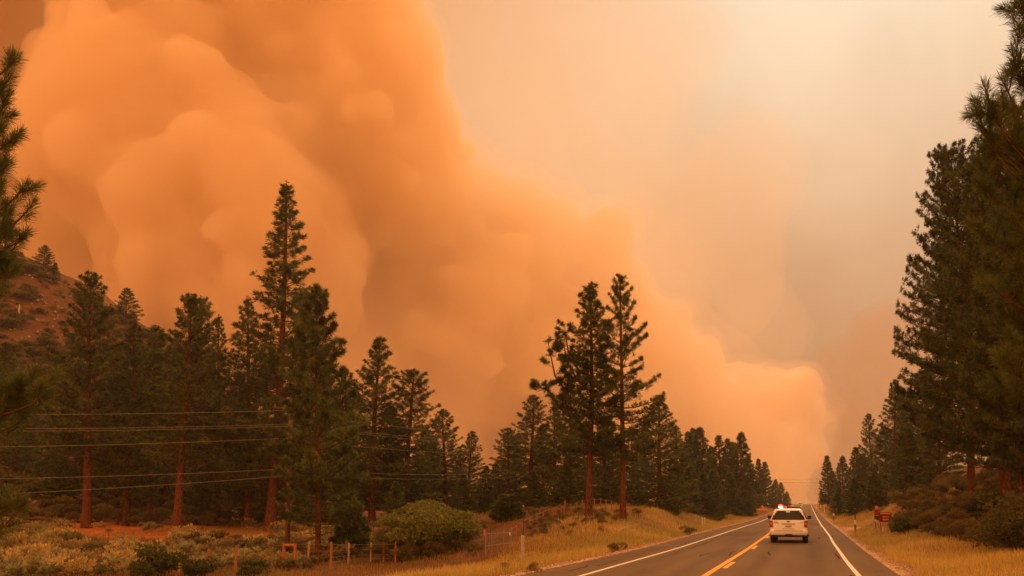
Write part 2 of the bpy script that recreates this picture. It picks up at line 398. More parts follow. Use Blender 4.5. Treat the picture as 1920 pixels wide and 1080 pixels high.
# ------------------------------------------------------------------ vegetation builders
def blades(P, D, ln, wd_, n, spread, cols, seed):
    """n narrow pointed blades at every point P, fanned round direction D"""
    r = np.random.default_rng(seed)
    k = len(P); P = np.repeat(P, n, 0); D = np.repeat(D, n, 0); C = np.repeat(cols, n, 0); ln = np.repeat(ln, n)
    v = D + r.normal(0, spread, (k * n, 3)); v /= np.linalg.norm(v, axis=1)[:, None] + 1e-9
    q = r.normal(0, 1, (k * n, 3)); w = np.cross(v, q); w /= np.linalg.norm(w, axis=1)[:, None] + 1e-9
    l = (ln * r.uniform(.7, 1.15, k * n))[:, None]
    a = P - w * wd_ / 2; b = P + w * wd_ / 2 ; t = P + v * l; m1 = P + v * l * .55
    V = np.stack([P, m1 + w * wd_ / 2, t, m1 - w * wd_ / 2], 1).reshape(-1, 3)
    Fc = np.arange(k * n * 4).reshape(-1, 4)
    C = C * r.uniform(.8, 1.2, (k * n, 1))
    return V, Fc, np.repeat(C, 4, 0)

GREEN_A = np.array([.085, .110, .028]); GREEN_B = np.array([.19, .215, .048]); GREEN_C = np.array([.035, .050, .018])
def pine(seed, h, rad, cb, nb, tpl=5.0, form=.75, tl=.26, tw=.035, nbl=14, droop=0.0, trunk_r=None, base=True, ragged=.5, fork=False, mix=.4, woody=True):
    """returns (trunk mesh, crown mesh); origin at the foot of the trunk"""
    r = random.Random(seed); rg = np.random.default_rng(seed)
    mb = MB(); tr0 = trunk_r or h * .0145
    ax_ = [Vector((.012 * h * math.sin(3 * t + seed), .012 * h * math.sin(2.3 * t + seed * 2), h * t)) for t in np.linspace(0, 1, 12)]
    ax_ = [p - Vector((ax_[0].x, ax_[0].y, 0)) * (1) for p in ax_]
    def axis_at(z):
        f = max(0, min(.9999, z / h)) * 11; i = int(f); return ax_[i].lerp(ax_[i + 1], f - i)
    trr = [tr0 * (1.35 if i == 0 else 1) * (1 - i / 11.6) ** .85 + .012 for i in range(12)]
    mb.tube([ax_[0] - Vector((0, 0, .4))] + ax_, [tr0 * 1.5] + trr, 10)
    TP, TD, TS, TB = [], [], [], []
    def branch(z, az, Ln, el, up, root=None, rr=None, dens=1.0):
        o_ = root or axis_at(z); dh = Vector((math.cos(az), math.sin(az), 0)); lat = Vector((-dh.y, dh.x, 0))
        bend = r.uniform(-.25, .25)
        def pt(s): return o_ + dh * (Ln * s * math.cos(el)) + lat * (bend * Ln * s * s) + Vector((0, 0, Ln * (math.sin(el) * s + up * s * s)))
        b0 = rr or max(.012, min(.05, Ln * .016)) * (1 if woody else .8)
        if woody or Ln > 1.2: mb.tube([pt(s) for s in (0, .3, .6, 1)], [b0, b0 * .75, b0 * .5, b0 * .2], 5, cap=False)
        nt_ = max(3, int(Ln * tpl * dens + 2)); bv = r.uniform(.5, 1.45)
        for i in range(nt_):
            s = 1 - (r.random() ** 1.3) * .78
            e = r.gauss(0, 1) * .24 * Ln * (1.15 - s) + r.gauss(0, .06)
            p = pt(s) + lat * e + Vector((0, 0, r.uniform(-.02, .16) * (1 + .3 * Ln) * .7 - droop * r.random() * .3))
            dr = (dh * .7 + lat * (e * .8) + Vector((0, 0, .55 - droop))).normalized()
            TP.append(p); TD.append(dr); TS.append(r.uniform(.8, 1.25)); TB.append(bv)
            if woody and r.random() < .3: mb.tube([pt(max(0, s - .12)), p], [b0 * .3, .008], 3, cap=False)
        TP.append(pt(1)); TD.append((dh + Vector((0, 0, .8))).normalized()); TS.append(1.1); TB.append(bv)
    az = r.uniform(0, 6)
    for i in range(nb):
        u = ((i + .5) / nb) ** 1.05; z = h * (cb + (1 - cb) * u * .985)
        az += 2.4 + r.uniform(-.5, .5)
        pr = (1 - u) ** form * (.55 + .45 * min(1, (u + .05) / .22)) if base else (1 - u) ** form
        Ln = (rad * pr + .04 * h * (1 - u) * .3 + .22) * (1 - ragged * r.random() ** 1.6)
        el = math.radians(-8 + 50 * u ** 1.5 + r.uniform(-8, 10)) - droop * .3
        branch(z, az, Ln, el, .22 + .1 * r.random() - droop * .3)
    for i in range(6):                                     # leader
        TP.append(axis_at(h * (1 - .012 * i)) + Vector((0, 0, .05))); TD.append(Vector((r.uniform(-.4, .4), r.uniform(-.4, .4), 1)).normalized()); TS.append(.85); TB.append(1.0)
    for i in range(int(nb * .12)):                         # dead stubs under the crown
        z = h * cb * r.uniform(.45, 1); a = r.uniform(0, 6.3); l_ = r.uniform(.4, 1.5); o_ = axis_at(z)
        mb.tube([o_, o_ + Vector((math.cos(a) * l_, math.sin(a) * l_, r.uniform(-.2, .25) * l_))], [.025, .006], 4, cap=False)
    if fork:                                               # rising side leaders on the left, like a candelabra
        for (z, a, ln_, top) in fork:
            o_ = axis_at(z); d = Vector((math.cos(a), math.sin(a), 0))
            pts = [o_, o_ + d * ln_ * .5 + Vector((0, 0, ln_ * .35)), o_ + d * ln_ * .85 + Vector((0, 0, ln_ * .9)), o_ + d * ln_ + Vector((0, 0, top))]
            mb.tube(pts, [.09, .075, .05, .02], 6, cap=False)
            for k in range(13):
                s = k / 12; j = min(2, int(s * 2.999)); q = pts[j].lerp(pts[j + 1], s * 3 - j)
                if s > .25: branch(0, r.uniform(0, 6.3), .3 + 1.0 * (1.15 - s), math.radians(25), .3, root=q, rr=.02, dens=1.5)
    P = np.array([tuple(p) for p in TP]); D = np.array([tuple(p) for p in TD]); Sc = np.array(TS)
    cl = rg.random((len(P), 1)); cl2 = rg.random((len(P), 1))
    C = GREEN_A * (1 - cl * mix) + GREEN_B * cl * mix; C = C * (1 - .6 * (cl2 < .35)) + GREEN_C * .4 * (cl2 < .35); C = C * np.array(TB)[:, None]
    V, Fc, CC = blades(P, D, tl * Sc, tw, nbl, .75, C, seed)
    trunk = mb.build('trunk', MAT['bark'], None, smooth=True)
    crown = mesh_np('crown', V, Fc, MAT['needles'], None, CC)
    for o in (trunk, crown): COL.objects.unlink(o)
    return trunk.data, crown.data, h, max(.5, rad)

def put_tree(proto, P, top, label, width=None, rz=None, lean=(0, 0), group='conifers of the roadside forest', name='pine_tree', cat='tree', sink=.15):
    tm, cm_, h, rad = proto
    hz = top - P.z; s = hz / h; w = (width / (2 * rad)) if width else s
    w = min(max(w, s * .6), s * 1.6)
    e = empty(name, (P.x, P.y, P.z - sink), random.uniform(0, 6.28) if rz is None else rz, label, cat, group)
    e.scale = (w, w, s); e.rotation_euler.x, e.rotation_euler.y = (0, 0) if rz is not None else (random.uniform(-.018, .018), random.uniform(-.018, .018))
    for nm, me in (('trunk', tm), ('crown', cm_)):
        o = bpy.data.objects.new(nm, me); COL.objects.link(o); o.parent = e
        if nm == 'trunk' and w / s > 0: pass
    return e

MID = [pine(101, 22, 4.2, .09, 175, tpl=8.0, form=.72, ragged=.35, tl=.34, tw=.05, nbl=12, mix=.5),
       pine(102, 22, 3.7, .28, 130, tpl=9.0, form=.62, ragged=.45, tl=.32, tw=.048, nbl=12, mix=.5),
       pine(103, 20, 4.4, .05, 175, tpl=8.0, form=.8, ragged=.3, tl=.34, tw=.05, nbl=12, mix=.6),
       pine(104, 24, 3.8, .22, 150, tpl=8.5, form=.6, ragged=.45, tl=.34, tw=.05, nbl=12, mix=.4)]
MID += [pine(105, 21, 3.9, .12, 140, tpl=8.5, form=.5, ragged=.55, tl=.36, tw=.05, nbl=12, mix=.7),
        pine(106, 23, 4.6, .08, 150, tpl=8.0, form=.9, ragged=.5, tl=.33, tw=.05, nbl=12, mix=.35)]
FARP = [pine(201, 18, 3.3, .03, 130, tpl=6.5, form=.85, tl=.5, tw=.10, nbl=10, woody=False, ragged=.25, mix=.5),
        pine(202, 18, 2.8, .04, 130, tpl=6.5, form=.75, tl=.5, tw=.10, nbl=10, woody=False, ragged=.35, mix=.4),
        pine(203, 18, 4.0, .02, 140, tpl=6.0, form=.85, tl=.5, tw=.10, nbl=10, woody=False, ragged=.25, mix=.6)]
TALL = pine(11, 33, 5.4, .12, 210, tpl=7.0, trunk_r=.33, form=.95, tl=.38, tw=.05, nbl=13, ragged=.62, mix=.4)
SOLO_A = pine(12, 16.5, 2.1, .27, 120, tpl=14, form=.6, tl=.26, tw=.035, nbl=14, ragged=.5, trunk_r=.20, mix=.5,
              fork=[(7.6, math.pi + .25, 2.6, 4.6), (10.0, math.pi - .3, 1.6, 3.6), (6.3, math.pi + .1, 3.1, 2.6), (8.9, math.pi + .6, 2.1, 3.4)])
SOLO_B = pine(13, 16.8, 3.4, .24, 72, tpl=17.0, form=.68, tl=.26, tw=.035, nbl=14, ragged=.45, trunk_r=.215, mix=.5)
YOUNG = pine(14, 15, 3.2, .14, 92, tpl=11, form=.6, tl=.34, tw=.03, nbl=26, ragged=.35, trunk_r=.17, mix=.9)
BUSHP = pine(15, 3.2, 1.4, .02, 70, tpl=16, form=.5, tl=.28, tw=.035, nbl=18, ragged=.2, mix=.9)
GIANT = pine(16, 24, 6.9, .15, 220, tpl=11.5, form=.5, tl=.30, tw=.04, nbl=15, ragged=.35, trunk_r=.33, mix=.3)
SLIM = pine(17, 22, 1.6, .45, 80, tpl=9, form=.7, tl=.4, tw=.07, nbl=12, ragged=.5)
DROOPY = pine(18, 13, 3.8, .12, 70, tpl=10, form=.75, tl=.4, tw=.06, nbl=12, ragged=.25, mix=.3)

T = [  # px of foot, depth, py of tip, crown width in px (photo scale), prototype, label
 (524, 79, 332, 250, TALL, 'tallest pointed pine, spire rising high above the left grove'),
 (596, 50.5, 541, 165, YOUNG, 'young long-needled pine with orange trunk just behind the wooden fence posts'),
 (1103, 57, 529, 110, SOLO_A, 'left of the two lone tall pines on the mound, with rising side leaders'),
 (1168, 57, 516, 140, SOLO_B, 'right of the two lone tall pines on the mound, open layered boughs'),
 (162, 82, 515, 155, MID[1], 'pine with thick bare reddish trunk standing at the left end of the clearing'),
 (235, 86, 600, 120, MID[0], 'pine behind the clearing, second trunk from the left'),
 (283, 92, 612, 120, MID[3], 'dark-trunked pine at the back edge of the clearing below the hill'),
 (331, 75, 553, 150, MID[1], 'pine with flared red trunk base in front on the orange clearing'),
 (378, 105, 558, 110, MID[0], 'broad-topped pine behind the flared red trunk'),
 (420, 92, 590, 120, MID[2], 'dense dark pine filling the gap left of the tallest pine'),
 (478, 84, 555, 150, MID[2], 'dense pine hugging the left flank of the tallest pine'),
 (505, 96, 640, 130, MID[0], 'pine deep in shade behind the utility pole'),
 (560, 95, 545, 130, MID[2], 'thick dark pine behind the young orange-trunked pine'),
 (648, 88, 690, 120, MID[0], 'shaded pine between the young pine and the pointed dark pine'),
 (703, 80, 630, 150, MID[0], 'dark pointed pine left of the pair behind the round shrub'),
 (762, 82, 693, 140, MID[2], 'shorter broad pine of the pair behind the round shrub'),
 (838, 92, 768, 100, MID[1], 'small pointed pine rising over the round shrub'),
 (880, 98, 806, 78, MID[0], 'slim pine at the left rim of the orange gap'),
 (812, 105, 815, 80, MID[2], 'low pine tucked behind the small pointed pine'),
 (908, 120, 872, 40, FARP[1], 'tiny pine tip in the bottom of the orange gap'),
 (930, 100, 868, 60, FARP[0], 'small pine on the right rim of the orange gap'),
 (953, 90, 800, 90, MID[2], 'bushy pine just right of the orange gap'),
 (992, 84, 740, 100, MID[1], 'narrow-tipped pine standing over the bushy pines in the centre'),
 (1040, 88, 748, 100, MID[0], 'pine half hidden left of the forked lone pine'),
 (1064, 80, 705, 115, MID[2], 'dense pine directly behind the forked lone pine'),
 (1132, 88, 778, 100, MID[2], 'low dark pine seen between the two lone trunks'),
 (1190, 92, 800, 90, MID[0], 'low pine behind the right lone trunk'),
 (1236, 80, 738, 145, MID[2], 'broad dense pine right of the lone pines'),
 (1268, 115, 800, 70, MID[0], 'pine tucked behind the broad dense pine'),
 (1290, 170, 810, 52, FARP[1], 'left of three close pine tips beside the slim tree'),
 (1302, 175, 804, 48, FARP[1], 'middle of three close pine tips beside the slim tree'),
 (1315, 172, 803, 54, FARP[1], 'right of three close pine tips beside the slim tree'),
 (1334, 165, 836, 40, FARP[0], 'short pointed pine between the three tips and the slim tree'),
 (1351, 138, 815, 32, SLIM, 'slim pine with a long bare reddish trunk by the left roadside'),
 (1363, 170, 823, 36, FARP[1], 'narrow pine just right of the bare reddish trunk'),
 (1375, 176, 829, 36, FARP[1], 'narrow pine left of the dark pointed roadside pine'),
 (1391, 168, 811, 58, FARP[0], 'dark pointed pine nearest the road on the left'),
 (1404, 186, 856, 48, FARP[0], 'shorter dark pine at the right foot of the pointed roadside pine'),
 (1421, 235, 860, 30, FARP[0], 'hazy pine, taller of a pair left of the road'),
 (1433, 240, 866, 34, FARP[0], 'hazy pine, right-hand one of a pair left of the road'),
 (1452, 300, 899, 22, FARP[1], 'small distant pine left of the crest'),
 (1465, 315, 904, 24, FARP[2], 'small round distant pine left of the crest'),
 (1476, 380, 921, 16, FARP[2], 'tiny last pine before the crest on the left'),
 (1340, 120, 880, 60, FARP[2], 'young pine filling the foot of the roadside trees, left'),
 (1300, 112, 872, 70, FARP[2], 'young broad pine in front of the three tips'),
 (1372, 130, 885, 56, FARP[2], 'young pine below the narrow pair by the left road edge'),
 (1262, 100, 870, 60, FARP[2], 'young pine at the right foot of the broad dense pine'),
 # right of the road
 (1550, 215, 855, 30, FARP[1], 'lone dark pine standing first right of the crest'),
 (1541, 350, 918, 12, FARP[2], 'tiny pine at the crest on the right'),
 (1559, 235, 884, 28, FARP[0], 'small pine tucked right of the first right-hand pine'),
 (1580, 190, 855, 40, FARP[0], 'pale hazy pine right of the road'),
 (1604, 145, 838, 46, FARP[0], 'dark narrow pine left of the tall right-hand pair'),
 (1632, 128, 776, 50, MID[1], 'tall pine left of the big twin-topped pine, right roadside'),
 (1672, 105, 710, 80, MID[0], 'big dense pine standing over the red sign'),
 (1690, 112, 724, 60, MID[2], 'pine merged into the right flank of the one over the red sign'),
 (1719, 92, 735, 90, MID[2], 'dark pine beneath the giant right-hand pine'),
 (1748, 80, 690, 110, MID[0], 'shaded pine in the shelter of the giant right-hand pine'),
 (1600, 105, 895, 70, FARP[2], 'young bushy pine above the red sign'),
 (1640, 100, 880, 80, FARP[2], 'young broad pine on the bank right of the road'),
 (1572, 150, 910, 34, FARP[2], 'small young pine beside the gravel pull-out'),
 (1888, 47, 292, 310, GIANT, 'giant dark pine with its thick dark trunk standing on the right bank'),
 (1822, 56, 276, 225, GIANT, 'giant pine forming the left slope of the right-hand mass'),
 (1925, 38, 205, 230, GIANT, 'second giant pine, behind the close boughs at the right'),
 (2000, 36, 240, 260, GIANT, 'giant pine cut by the right edge of the view'),
 # filling the belt
 (40, 112, 700, 90, MID[0], 'pine at the foot of the hill near the left edge'),
 (118, 104, 640, 110, MID[2], 'shaded pine left of the thick bare trunk at the hill foot'),
 (205, 104, 650, 110, MID[0], 'shaded pine behind the clearing between the first two trunks'),
 (258, 112, 660, 110, MID[2], 'dark pine deep behind the clearing, centre'),
 (310, 110, 650, 100, MID[0], 'dark pine deep behind the flared red trunk'),
 (352, 118, 640, 100, MID[2], 'pine at the back of the grove left of the broad-topped one'),
 (610, 104, 700, 120, MID[2], 'shaded pine behind the lower boughs of the young pine'),
 (668, 102, 720, 110, MID[2], 'shaded pine left behind the dark pointed pine'),
 (735, 100, 760, 110, MID[0], 'shaded pine between the pair behind the round shrub'),
 (795, 100, 800, 100, MID[2], 'shaded pine right of the pair behind the round shrub'),
 (858, 110, 840, 80, MID[0], 'low pine under the slim pine by the orange gap'),
 (970, 100, 815, 90, MID[2], 'low dense pine under the narrow-tipped pine'),
 (1018, 104, 800, 90, MID[2], 'low dense pine left behind the forked lone pine'),
 (1095, 100, 800, 90, MID[0], 'low dense pine straight behind the forked lone pine'),
 (1155, 104, 815, 90, MID[2], 'low dense pine left behind the right lone trunk'),
 (1212, 100, 790, 80, MID[2], 'low dense pine at the left flank of the broad dense pine'),
 (1290, 100, 878, 60, FARP[0], 'young pine in front below the three close tips'),
 (1325, 110, 885, 60, FARP[2], 'young pine left of the bare reddish trunk foot'),
 (1395, 150, 890, 44, FARP[2], 'young pine at the foot of the dark pointed roadside pine'),
 (1700, 80, 800, 110, MID[2], 'dense low pine on the bank left of the giants'),
 (1760, 70, 760, 130, MID[0], 'dense dark pine closing the gap under the giants'),
 (1655, 120, 800, 70, MID[2], 'dense pine left behind the one over the red sign'),
 (1618, 135, 850, 56, FARP[0], 'low pine left of the twin-topped pine'),
 (20, 150, 640, 60, FARP[2], 'pine partway up the hill at the left edge'),
 (165, 165, 690, 50, FARP[0], 'pine partway up the hillside'),
 (330, 175, 650, 56, FARP[2], 'pine on the hill slope seen above the grove'),
 (400, 160, 660, 60, FARP[0], 'pine on the lower hill slope behind the grove'),
 # on the hill
 (108, 222, 460, 66, DROOPY, 'dark broken-topped pine standing out on the hill crest'),
 (126, 224, 492, 40, FARP[2], 'small rounded pine right beside the dark one on the hill crest'),
 (56, 228, 474, 32, FARP[0], 'leftmost small pine on the hill crest'),
 (72, 227, 484, 30, FARP[0], 'second small pine on the hill crest'),
 (255, 214, 541, 66, DROOPY, 'round-topped pine with layered boughs on the hill shoulder'),
 (207, 219, 556, 34, FARP[2], 'small scrubby pine on the hill shoulder'),
 (302, 205, 640, 60, FARP[2], 'pine low on the hill shoulder behind the grove'),
 (362, 190, 640, 60, FARP[0], 'pine low on the hill, seen through the grove'),
 (450, 170, 700, 80, FARP[2], 'pine behind the grove left of the tallest pine'),
 (60, 120, 800, 90, FARP[2], 'bushy pine at the foot of the hill on the left'),
 (105, 100, 850, 80, FARP[2], 'bushy dark young pine left of the thick bare trunk'),
 (200, 110, 800, 90, FARP[2], 'young pine under the hill between the bare trunks'),
 (950, 62, 930, 50, BUSHP, 'rounded young pine behind the metal gate'),
 (655, 53, 948, 56, BUSHP, 'bushy young pine just right of the orange trunk'),
 (380, 88, 870, 100, MID[2], 'low dense pine behind the clearing'),
 (460, 88, 860, 100, MID[2], 'low dense pine right of the clearing'),
 (740, 70, 900, 80, FARP[2], 'low pine behind the left side of the round shrub'),
 (870, 75, 885, 80, FARP[2], 'low pine behind the right side of the round shrub'),
 (1000, 74, 880, 90, FARP[2], 'low pine behind the mound fence, left'),
 (1060, 74, 865, 90, FARP[2], 'low pine behind the mound fence, centre'),
 (1140, 76, 870, 90, FARP[2], 'low pine behind the mound fence, between the lone trunks'),
]
TREES = {}
for (px, d, top, w, pr, lab) in T:
    if 'trunk' not in lab and 'lone tall' not in lab and 'giant' not in lab and top < 900: px = 960 + (px - 960) / (1 - (965 - top) / 16160)
    if (pr is MID[0] or pr is MID[2]) and int(px * 7 + d * 3) % 5 < 2: pr = MID[4 + int(px) % 2]
    P = gp(px, d); z = zat(P, top)
    grp = 'conifers of the forest' if P.z < 12 else 'pines on the hill'
    rz = {id(SOLO_A): YAW, id(SOLO_B): 1.0, id(TALL): 2.0, id(YOUNG): 0.0}.get(id(pr))
    TREES[lab] = put_tree(pr, P, z, lab, width=w * d / F * 1.25, rz=rz, group=grp)

# --- close trees whose trunks stand just outside the frame; long-needled shoots reach in
def shoot_tree(name, tpx, d, tops, limbs, label, seed, nlen=.19, nn=150):
    r = random.Random(seed); P = gp(tpx, d); mb = MB()
    mb.tube([P - Vector((0, 0, .4)), P + Vector((0, 0, tops * .5)), P + Vector((0, 0, tops))], [.24, .14, .012], 12)
    SP, SD, SL = [], [], []
    side_ = RT if tpx > 960 else -RT                       # away from the road: the rest of the crown, outside the picture
    for k in range(95):
        zz_ = tops * (.12 + .86 * k / 95); u_ = zz_ / tops; L_ = (2.9 * (1 - u_) ** .6 + .35) * r.uniform(.6, 1.05)
        a_ = r.uniform(0, 6.283); dh = Vector((math.cos(a_), math.sin(a_), 0))
        if dh.dot(side_) < -.15: L_ *= .62 if tpx > 960 else .75
        o_ = Vector((P.x, P.y, P.z + zz_)); el = -.05 + .7 * u_
        pts = [o_ + dh * (L_ * s) + Vector((0, 0, L_ * (el * s + .25 * s * s))) for s in (0, .35, .7, 1)]
        mb.tube(pts, [.03, .022, .014, .006], 5, cap=False)
        for j in range(int(4 + 4 * L_)):
            s = r.uniform(.3, 1); q = pts[min(2, int(s * 3))].lerp(pts[min(3, int(s * 3) + 1)], s * 3 % 1 if s < 1 else 0)
            ddr = (dh * r.uniform(.2, 1) + Vector((r.gauss(0, .5), r.gauss(0, .5), r.uniform(.1, .9)))).normalized(); e = q + ddr * r.uniform(.15, .45)
            mb.tube([q, e], [.010, .006], 3, cap=False); SP.append(e - ddr * .2); SD.append(ddr); SL.append(.22)
    for k in range(5): SP.append(P + Vector((0, 0, tops - .22 * k))); SD.append(Vector((r.uniform(-.5, .5) * (k > 0), r.uniform(-.5, .5) * (k > 0), 1)).normalized()); SL.append(.3)
    for (tip, dd, via, ns_) in limbs:
        t = at(*tip, dd); v = at(*via, dd) if via else None
        if v is None:
            zr_ = max(.6, min(tops * .97, t.z - P.z - .5)); root = Vector((P.x, P.y, P.z + zr_)); v = root.lerp(t, .6) - Vector((0, 0, .25))
        else:
            zr_ = max(.6, min(tops * .97, v.z - P.z - .3)); root = Vector((P.x, P.y, P.z + zr_))
        pts = []
        for i in range(9):
            s = i / 8; pts.append(root * (1 - s) ** 2 + v * 2 * s * (1 - s) + t * s * s)
        mb.tube(pts, [.026 * (1 - .75 * i / 8) + .005 for i in range(9)], 6, cap=False)
        dr = (pts[-1] - pts[-2]).normalized(); dr = (dr + Vector((0, 0, .5))).normalized()
        SP.append(t - dr * .30); SD.append(dr); SL.append(.34)
        for k in range(ns_):
            s = r.uniform(.45, .97); q = pts[min(7, int(s * 8))].lerp(pts[min(8, int(s * 8) + 1)], s * 8 % 1)
            ddr = Vector((r.gauss(0, .6), r.gauss(0, .6), r.uniform(0, .9))); ddr = (ddr + dr * .5).normalized(); l_ = r.uniform(.15, .45)
            e = q + ddr * l_; mb.tube([q, e], [.012, .007], 4, cap=False)
            SP.append(e - ddr * .2); SD.append(ddr); SL.append(.22)
    SP = np.array([tuple(p) for p in SP]); SD = np.array([tuple(p) for p in SD]); SL = np.array(SL)
    rg = np.random.default_rng(seed); k = len(SP)
    s = rg.random((k, nn)); P2 = (SP[:, None] + SD[:, None] * (SL[:, None] * s)[..., None]).reshape(-1, 3)
    D2 = np.repeat(SD, nn, 0) * (.45 + .8 * (s.reshape(-1, 1) ** 3))
    D2 = D2 + rg.normal(0, .55, D2.shape); D2 /= np.linalg.norm(D2, axis=1)[:, None]
    cl = rg.random((k, 1)); C = np.repeat(np.array([.085, .115, .025]) * (1 - cl * .7) + np.array([.17, .18, .04]) * cl * .7, nn, 0)
    V, Fc, CC = blades(P2, D2, np.full(len(P2), nlen), .0075, 1, .12, C, seed)
    e = empty(name, P, 0, label, 'tree', 'pines close to the camera')
    V = V - np.array(tuple(P)); mb.v = [tuple(Vector(q) - P) for q in mb.v]
    mb.build('trunk', MAT['limbwood'], e, smooth=True); mesh_np('crown', V, Fc, MAT['needles'], e, CC)
    return e
r_ = random.Random(5)
LL = [((28, 112), 13, (-40, 190), 5), ((14, 150), 13, (-40, 230), 5), ((8, 200), 13.2, (-60, 290), 6), ((24, 262), 13, (-60, 330), 5), ((14, 310), 13, (-60, 380), 6), ((-5, 350), 13, (-90, 420), 6),
      ((60, 385), 12.8, (-10, 480), 5), ((44, 352), 12.8, (-20, 440), 4), ((38, 452), 12.8, (-50, 500), 6), ((28, 505), 13, (-60, 560), 6), ((15, 425), 13, (-60, 500), 7), ((-2, 545), 13, (-90, 600), 7), ((5, 480), 13, (-70, 540), 7), ((-5, 250), 13, (-70, 330), 7), ((-2, 390), 13, (-70, 450), 6),
      ((-15, 620), 13, (-90, 660), 5)]
shoot_tree('pine_tree', -330, 13.5, 9.5, LL, 'long-needled pine boughs rising up the left edge, close by', 71, nn=240)
LL2 = [((104, 704), 10.5, (20, 790), 5), ((62, 742), 10.5, (0, 810), 6), ((30, 725), 10.5, (-40, 800), 6), ((85, 745), 10.4, (0, 800), 5), ((10, 770), 10.5, (-60, 830), 6), ((40, 790), 10.5, (-60, 850), 4), ((-10, 800), 10.6, (-90, 850), 5),
       ((28, 940), 10.5, (-60, 990), 5), ((22, 985), 10.5, (-70, 1000), 5), ((2, 960), 10.6, (-80, 1000), 5)]
shoot_tree('pine_tree', -420, 11, 4.2, LL2, 'low long-needled pine boughs poking in at the lower left edge', 72, nn=240)
LR = [((1838, 165), 12, (1860, 320), 9), ((1820, 205), 12.05, (1850, 330), 8), ((1856, 205), 12, (1870, 330), 8), ((1888, 100), 12.3, (1915, 260), 8), ((1872, 155), 12.3, (1915, 280), 7), ((1905, 150), 12.3, (1930, 280), 8),
      ((1890, 215), 12.3, (1930, 300), 8), ((1905, 10), 12.4, (1940, 120), 7), ((1890, 35), 12.4, (1950, 120), 7), ((1915, 70), 12.4, (1960, 160), 7), ((1925, 0), 12.4, (1980, 100), 7),
      ((1830, 245), 12.1, (1870, 340), 8), ((1850, 270), 12.2, (1890, 380), 8)]
for k in range(30):
    yy = 300 + k * 17; xx = r_.uniform(1830, 1935) + (25 if yy > 650 else 0)
    LR.append(((xx, yy), r_.uniform(12, 13.2), (xx + 60, yy + 70), 7))
LR = [((a[0] + 10, a[1]), b, (c[0] + 10, c[1]), n - 1) for a, b, c, n in LR]
shoot_tree('pine_tree', 2230, 13, 9.6, LR, 'long-needled pine boughs hanging in from the right edge, close by', 73, nn=230)

# --- shrubs
def shrub(seed, w, h, n, ll, lw, ca_, cb_, nbl=5, up=.5, flat=False, spread=.8, lobes=(.16, .30), nk=None):
    rg = np.random.default_rng(seed)
    # clumps on a lumpy dome
    k = nk or max(6, int(n / 60)); a = rg.uniform(0, 6.28, k); rr_ = np.sqrt(rg.random(k)) * .72; cz = rg.uniform(.12, .72, k) * (1 - rr_ ** 2 * .5)
    c = np.stack([np.cos(a) * rr_ * w / 2, np.sin(a) * rr_ * w / 2, cz * h], 1); cr = rg.uniform(*lobes, k)
    i = rg.integers(0, k, n); d = rg.normal(0, 1, (n, 3)); d[:, 2] = np.abs(d[:, 2]) * .9 - .15; d /= np.linalg.norm(d, axis=1)[:, None]
    P = c[i] + d * (cr[i][:, None] * np.array([w, w, h * 1.0])) * rg.uniform(.55, 1, (n, 1))
    P[:, 2] = np.clip(P[:, 2], .02, None)
    D = d + np.array([0, 0, up]); D /= np.linalg.norm(D, axis=1)[:, None]
    cc = rg.random((k, 1))[i] * .7 + rg.random((n, 1)) * .3
    C = np.array(ca_) * (1 - cc) + np.array(cb_) * cc
    V, Fc, CC = blades(P, D, np.full(n, ll), lw, nbl, spread, C, seed)
    f = mesh_np('foliage', V, Fc, MAT['leaves'], None, CC)
    mb = MB()
    for j in range(min(k, 9)):
        q = Vector(c[j]); mb.tube([(0, 0, -.1), q * .5 + Vector((0, 0, .05 * h)), q], [.02 + .01 * h, .015, .006], 4, cap=False)
    s_ = mb.build('stem', MAT['limbwood'])
    COL.objects.unlink(f); COL.objects.unlink(s_)
    return f.data, s_.data
def put_shrub(pr, P, s, label, group, name='shrub', cat='shrub', rz=None, sz=1.0):
    e = empty(name, (P.x, P.y, P.z - .03), random.uniform(0, 6.28) if rz is None else rz, label, cat, group); e.scale = (s, s, s * sz)
    for nm, me in (('foliage', pr[0]), ('stem', pr[1])):
        o = bpy.data.objects.new(nm, me); COL.objects.link(o); o.parent = e
    return e
SAGE = [shrub(301 + i, 1.0, .62, 260, .13, .022, (.20, .19, .10), (.36, .31, .16), nbl=6, up=.9, spread=.45) for i in range(3)]
BRUSH = [shrub(311 + i, 1.5, 1.1, 420, .16, .022, (.10, .085, .03), (.27, .20, .07), nbl=6, up=.7, spread=.6) for i in range(3)]
GREENB = [shrub(321 + i, 1.6, 1.1, 700, .13, .04, (.06, .075, .022), (.12, .13, .04), nbl=5, spread=.9) for i in range(2)]
RABBIT = [shrub(331 + i, 1.0, .7, 300, .18, .02, (.26, .20, .07), (.44, .33, .12), nbl=6, up=1.1, spread=.35) for i in range(2)]
HILLB = [shrub(341 + i, 2.2, 1.3, 300, .30, .10, (.095, .09, .028), (.22, .17, .05), nbl=5) for i in range(2)]
BIG = shrub(350, 6.6, 3.7, 9000, .19, .075, (.11, .125, .028), (.25, .26, .055), nbl=4, up=.4, spread=.9, lobes=(.11, .22), nk=42)
BIGR = shrub(351, 3.0, 2.5, 4200, .12, .04, (.075, .075, .025), (.15, .14, .045), nbl=4, up=.5)
put_shrub(BIG, gp(803, 51), 1.0, 'big rounded leafy green shrub behind the right end of the fence posts', None, name='willow_shrub')
put_shrub(BIGR, gp(1925, 31), 1.05, 'leafy green bush at the right edge beside the golden grass', None, name='leafy_bush')
put_shrub(GREENB[0], gp(300, 37), 1.5, 'low bright green bush at the bottom left in front of the posts', None, name='green_bush')
put_shrub(GREENB[1], gp(475, 38.5), .9, 'small green bush near the bottom between the leftmost posts', None, name='green_bush')
